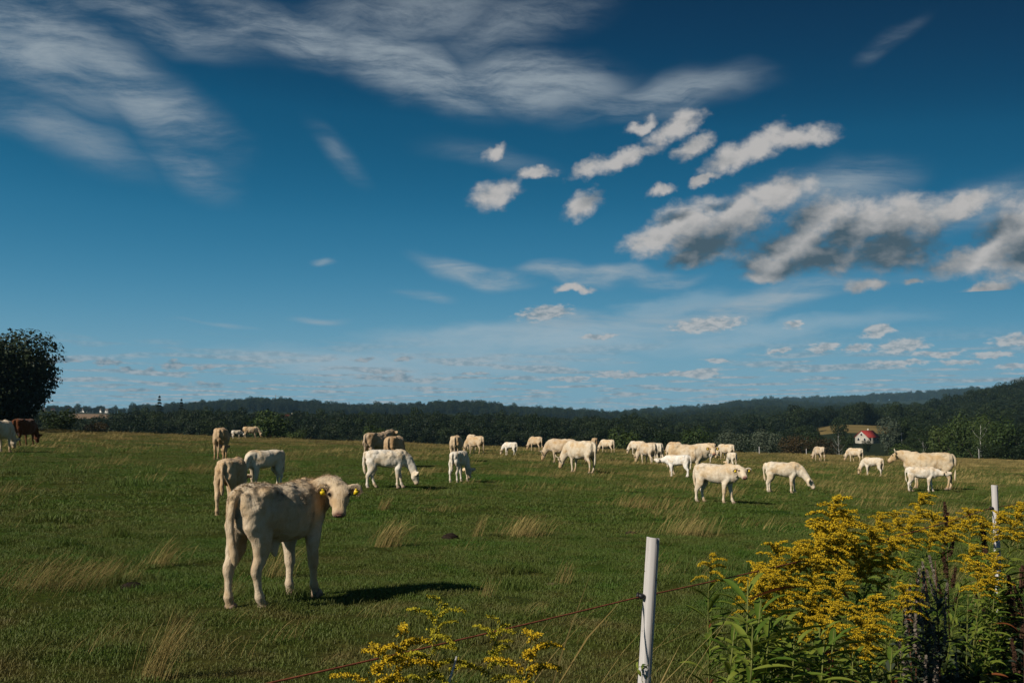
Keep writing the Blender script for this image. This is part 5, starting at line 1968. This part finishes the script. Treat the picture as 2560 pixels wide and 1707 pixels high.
# ================================================================== the sward
def blade_patch(seed, n, R_, h0, h1, w, lean=.5, mat=None):
    rng = np.random.default_rng(seed)
    th_, rr_ = rng.uniform(0, 6.283, n), R_ * np.sqrt(rng.uniform(0, 1, n))
    bx, by = rr_ * np.cos(th_), rr_ * np.sin(th_)
    h = rng.uniform(h0, h1, n)
    az_l = rng.uniform(0, 6.283, n)
    ln = h * rng.uniform(.1, 1.0, n) * lean
    dx, dy = np.cos(az_l) * ln + .15 * h, np.sin(az_l) * ln
    ta = rng.uniform(0, 3.14, n)
    wx, wy = np.cos(ta) * w, np.sin(ta) * w
    z0 = np.full(n, -.02)
    v = np.stack([np.stack([bx - wx, by - wy, z0], 1), np.stack([bx + wx, by + wy, z0], 1), np.stack([bx + dx * .45 + wx * .8, by + dy * .45 + wy * .8, h * .65], 1),
                  np.stack([bx + dx * .45 - wx * .8, by + dy * .45 - wy * .8, h * .65], 1), np.stack([bx + dx, by + dy, h], 1)], 1).reshape(-1, 3)
    k = np.arange(n) * 5
    f = [(a, a + 1, a + 2, a + 3) for a in k] + [(a + 3, a + 2, a + 4) for a in k]
    return mesh_from("blades", v, f, [mat or M['grass']])


def polar_points(rng, n, r0, r1, ang=.62):
    th_ = rng.uniform(-ang, ang, n)
    r_ = np.sqrt(rng.uniform(r0 ** 2, r1 ** 2, n))
    return r_ * np.sin(th_), r_ * np.cos(th_)


def in_meadow(x, y):
    px_ = col_of(x, y)
    rc_ = np.interp(px_, PXS, CREST_Y) / np.cos(np.clip(np.arctan2(x, y), -.75, .75))
    return np.hypot(x, y) < rc_ + 8


pr = []
for i, (n_, R_, h0, h1, w_) in enumerate([(170, .20, .008, .026, .0024), (170, .20, .008, .032, .0024), (150, .20, .006, .022, .0030), (150, .40, .012, .042, .0055), (150, .40, .012, .050, .0055), (150, .85, .02, .065, .014), (150, .85, .02, .08, .014)]):
    pr.append(ob(f"sward_{i}", blade_patch(500 + i, n_, R_, h0, h1, w_, 1.9), link=False))
pr.append(ob("sward_7", blade_patch(517, 260, .22, .03, .10, .0028, 1.7), link=False))
pr.append(ob("sward_8", blade_patch(518, 280, .45, .04, .13, .0055, 1.7), link=False))
SW = proto_collection("sward", pr)
rng = np.random.default_rng(77)
X, Y_, I, S = [], [], [], []
for (n_, r0, r1, ids, kk) in ((7500, 2.6, 19, (0, 1, 2), 1.0), (15000, 17, 62, (3, 4), 1.0), (30000, 55, 205, (5, 6), 1.0)):
    x, y = polar_points(rng, n_, r0, r1)
    ok = in_meadow(x, y)
    x, y = x[ok], y[ok]
    lump = fbm(x * .9, y * .9, 21, 3)
    lump2 = fbm(x * .25, y * .25, 22, 2)
    X.append(x), Y_.append(y)
    I.append(rng.choice(ids, len(x)))
    S.append(kk * (.55 + 1.0 * np.clip(lump - .3, 0, 1) + .5 * np.clip(lump2 - .35, 0, 1)) * rng.uniform(.8, 1.25, len(x)))
# ranker tufts the cattle leave standing
for (n_, r0, r1, id_) in ((600, 3.0, 22, 7), (1500, 18, 75, 8)):
    x, y = polar_points(rng, n_, r0, r1)
    cl = .5 * fbm(x * .35 + 40, y * .35, 51, 3) + .5 * fbm(x * 1.4, y * 1.4, 52, 2)
    ok = in_meadow(x, y) & (cl > .57)
    x, y, cl = x[ok], y[ok], cl[ok]
    X.append(x), Y_.append(y)
    I.append(np.full(len(x), id_))
    S.append(.5 + 6 * (cl - .57))
X, Y_, I, S = map(np.concatenate, (X, Y_, I, S))
P_ = np.stack([X, Y_, height(X, Y_)], 1)
R_ = np.zeros_like(P_)
R_[:, 2] = rng.uniform(-.8, .8, len(P_))
S3 = np.stack([np.full(len(S), 1.0), np.full(len(S), 1.0), S * 1.15], 1)
g_ = scatter("grass", P_, R_, S3, I, SW)
g_["label"] = "short grazed green grass of the meadow"

# loose dry stalks: thin near, closing to a straw colour towards the crest
pr = []
for i, (n_, sp_, L_, ln_, w_) in enumerate([(14, .22, .24, .7, .0011), (26, .35, .34, .8, .0012), (40, .6, .30, .8, .0030), (60, .9, .36, .8, .0030), (60, 1.4, .34, .8, .0075), (80, 1.9, .38, .8, .0075)]):
    pr.append(ob(f"straw_{i}", stalk_mesh("straw", 600 + i, n_, sp_, L_, lean=ln_, w=w_), link=False))
ST = proto_collection("straw", pr)
X, Y_, I, S = [], [], [], []
for (n_, r0, r1, ids, thr) in ((560, 5.5, 20, (0, 1), .54), (2200, 18, 62, (2, 3), .52), (5600, 55, 205, (4, 5), .48)):
    x, y = polar_points(rng, n_, r0, r1)
    ok = in_meadow(x, y)
    x, y = x[ok], y[ok]
    cl = .5 * fbm(x * .18 + 5, y * .18, 31, 4) + .5 * fbm(x * .9, y * .9, 35, 2) + .10 * np.clip((y - 40) / 100, 0, 1) + .05 * np.clip(x / 30, -1, 1)
    ok = cl > thr + rng.uniform(-.05, .10, len(x))
    x, y, cl = x[ok], y[ok], cl[ok]
    X.append(x), Y_.append(y)
    I.append(rng.choice(ids, len(x)))
    S.append(rng.uniform(.55, 1.15, len(x)))
X, Y_, I, S = map(np.concatenate, (X, Y_, I, S))
P_ = np.stack([X, Y_, height(X, Y_) - .01], 1)
R_ = np.zeros_like(P_)
R_[:, 2] = rng.uniform(-.5, .5, len(P_))
g_ = scatter("dry_grass", P_, R_, S, I, ST)
g_["label"] = "scattered dry straw coloured grass on the meadow"

# rank weeds of the ditch on the near side of the fence
M['weed_dark'] = foliage_mat("ditch_weeds", (.014, .026, .010), (.034, .050, .014))
M['weed_brown'] = foliage_mat("withered_weeds", (.030, .020, .012), (.070, .048, .026))


def weed_clump(seed, n, R_, h, mat):
    rng_ = np.random.default_rng(seed)
    th_, rr_ = rng_.uniform(0, 6.283, n), R_ * np.sqrt(rng_.uniform(0, 1, n))
    z = h * rng_.uniform(0, 1, n) ** .8
    c = np.stack([rr_ * np.cos(th_), rr_ * np.sin(th_), z], 1)
    v, f = leaf_cards(rng_, c, np.stack([np.cos(th_), np.sin(th_), 1 + 0 * th_], 1), .075, .8, .6)
    return mesh_from("ditch_weed", v, f, [mat])


pr = [ob("ditch_0", weed_clump(1, 150, .22, .42, M['weed_dark']), link=False), ob("ditch_1", weed_clump(2, 120, .25, .30, M['weed_dark']), link=False), ob("ditch_2", weed_clump(3, 120, .22, .40, M['weed_brown']), link=False),
      ob("ditch_3", blade_patch(9, 160, .25, .12, .38, .0032, .8), link=False), ob("ditch_4", blade_patch(10, 160, .25, .10, .30, .0032, .9), link=False)]
DW = proto_collection("ditch", pr)
n_ = 3200
f_ = rng.uniform(-.05, 2.0, n_)      # along the fence
off = rng.uniform(-.35, 2.6, n_) ** 1.0
fx, fy = .5 + 2.7 * f_, 3.5 + 3.1 * f_
x, y = fx + off * .754 + rng.normal(0, .1, n_), fy - off * .656
ok = (np.hypot(x, y) > 2.2) & ((x - .9 > -.2) | (y > 3)) & (x > .75)
x, y = x[ok], y[ok]
br = fbm(x * .9, y * .9, 41, 2)
idx = np.where(br > .56, rng.choice([2, 2, 3], len(x)), rng.choice([0, 1, 3, 4], len(x)))
P_ = np.stack([x, y, height(x, y) - .02], 1)
R_ = np.zeros_like(P_)
R_[:, 2] = rng.uniform(0, 6.28, len(x))
g_ = scatter("undergrowth", P_, R_, rng.uniform(.6, 1.2, len(x)), idx, DW)
g_["label"] = "dark rank weeds and grass of the ditch at the lower right"
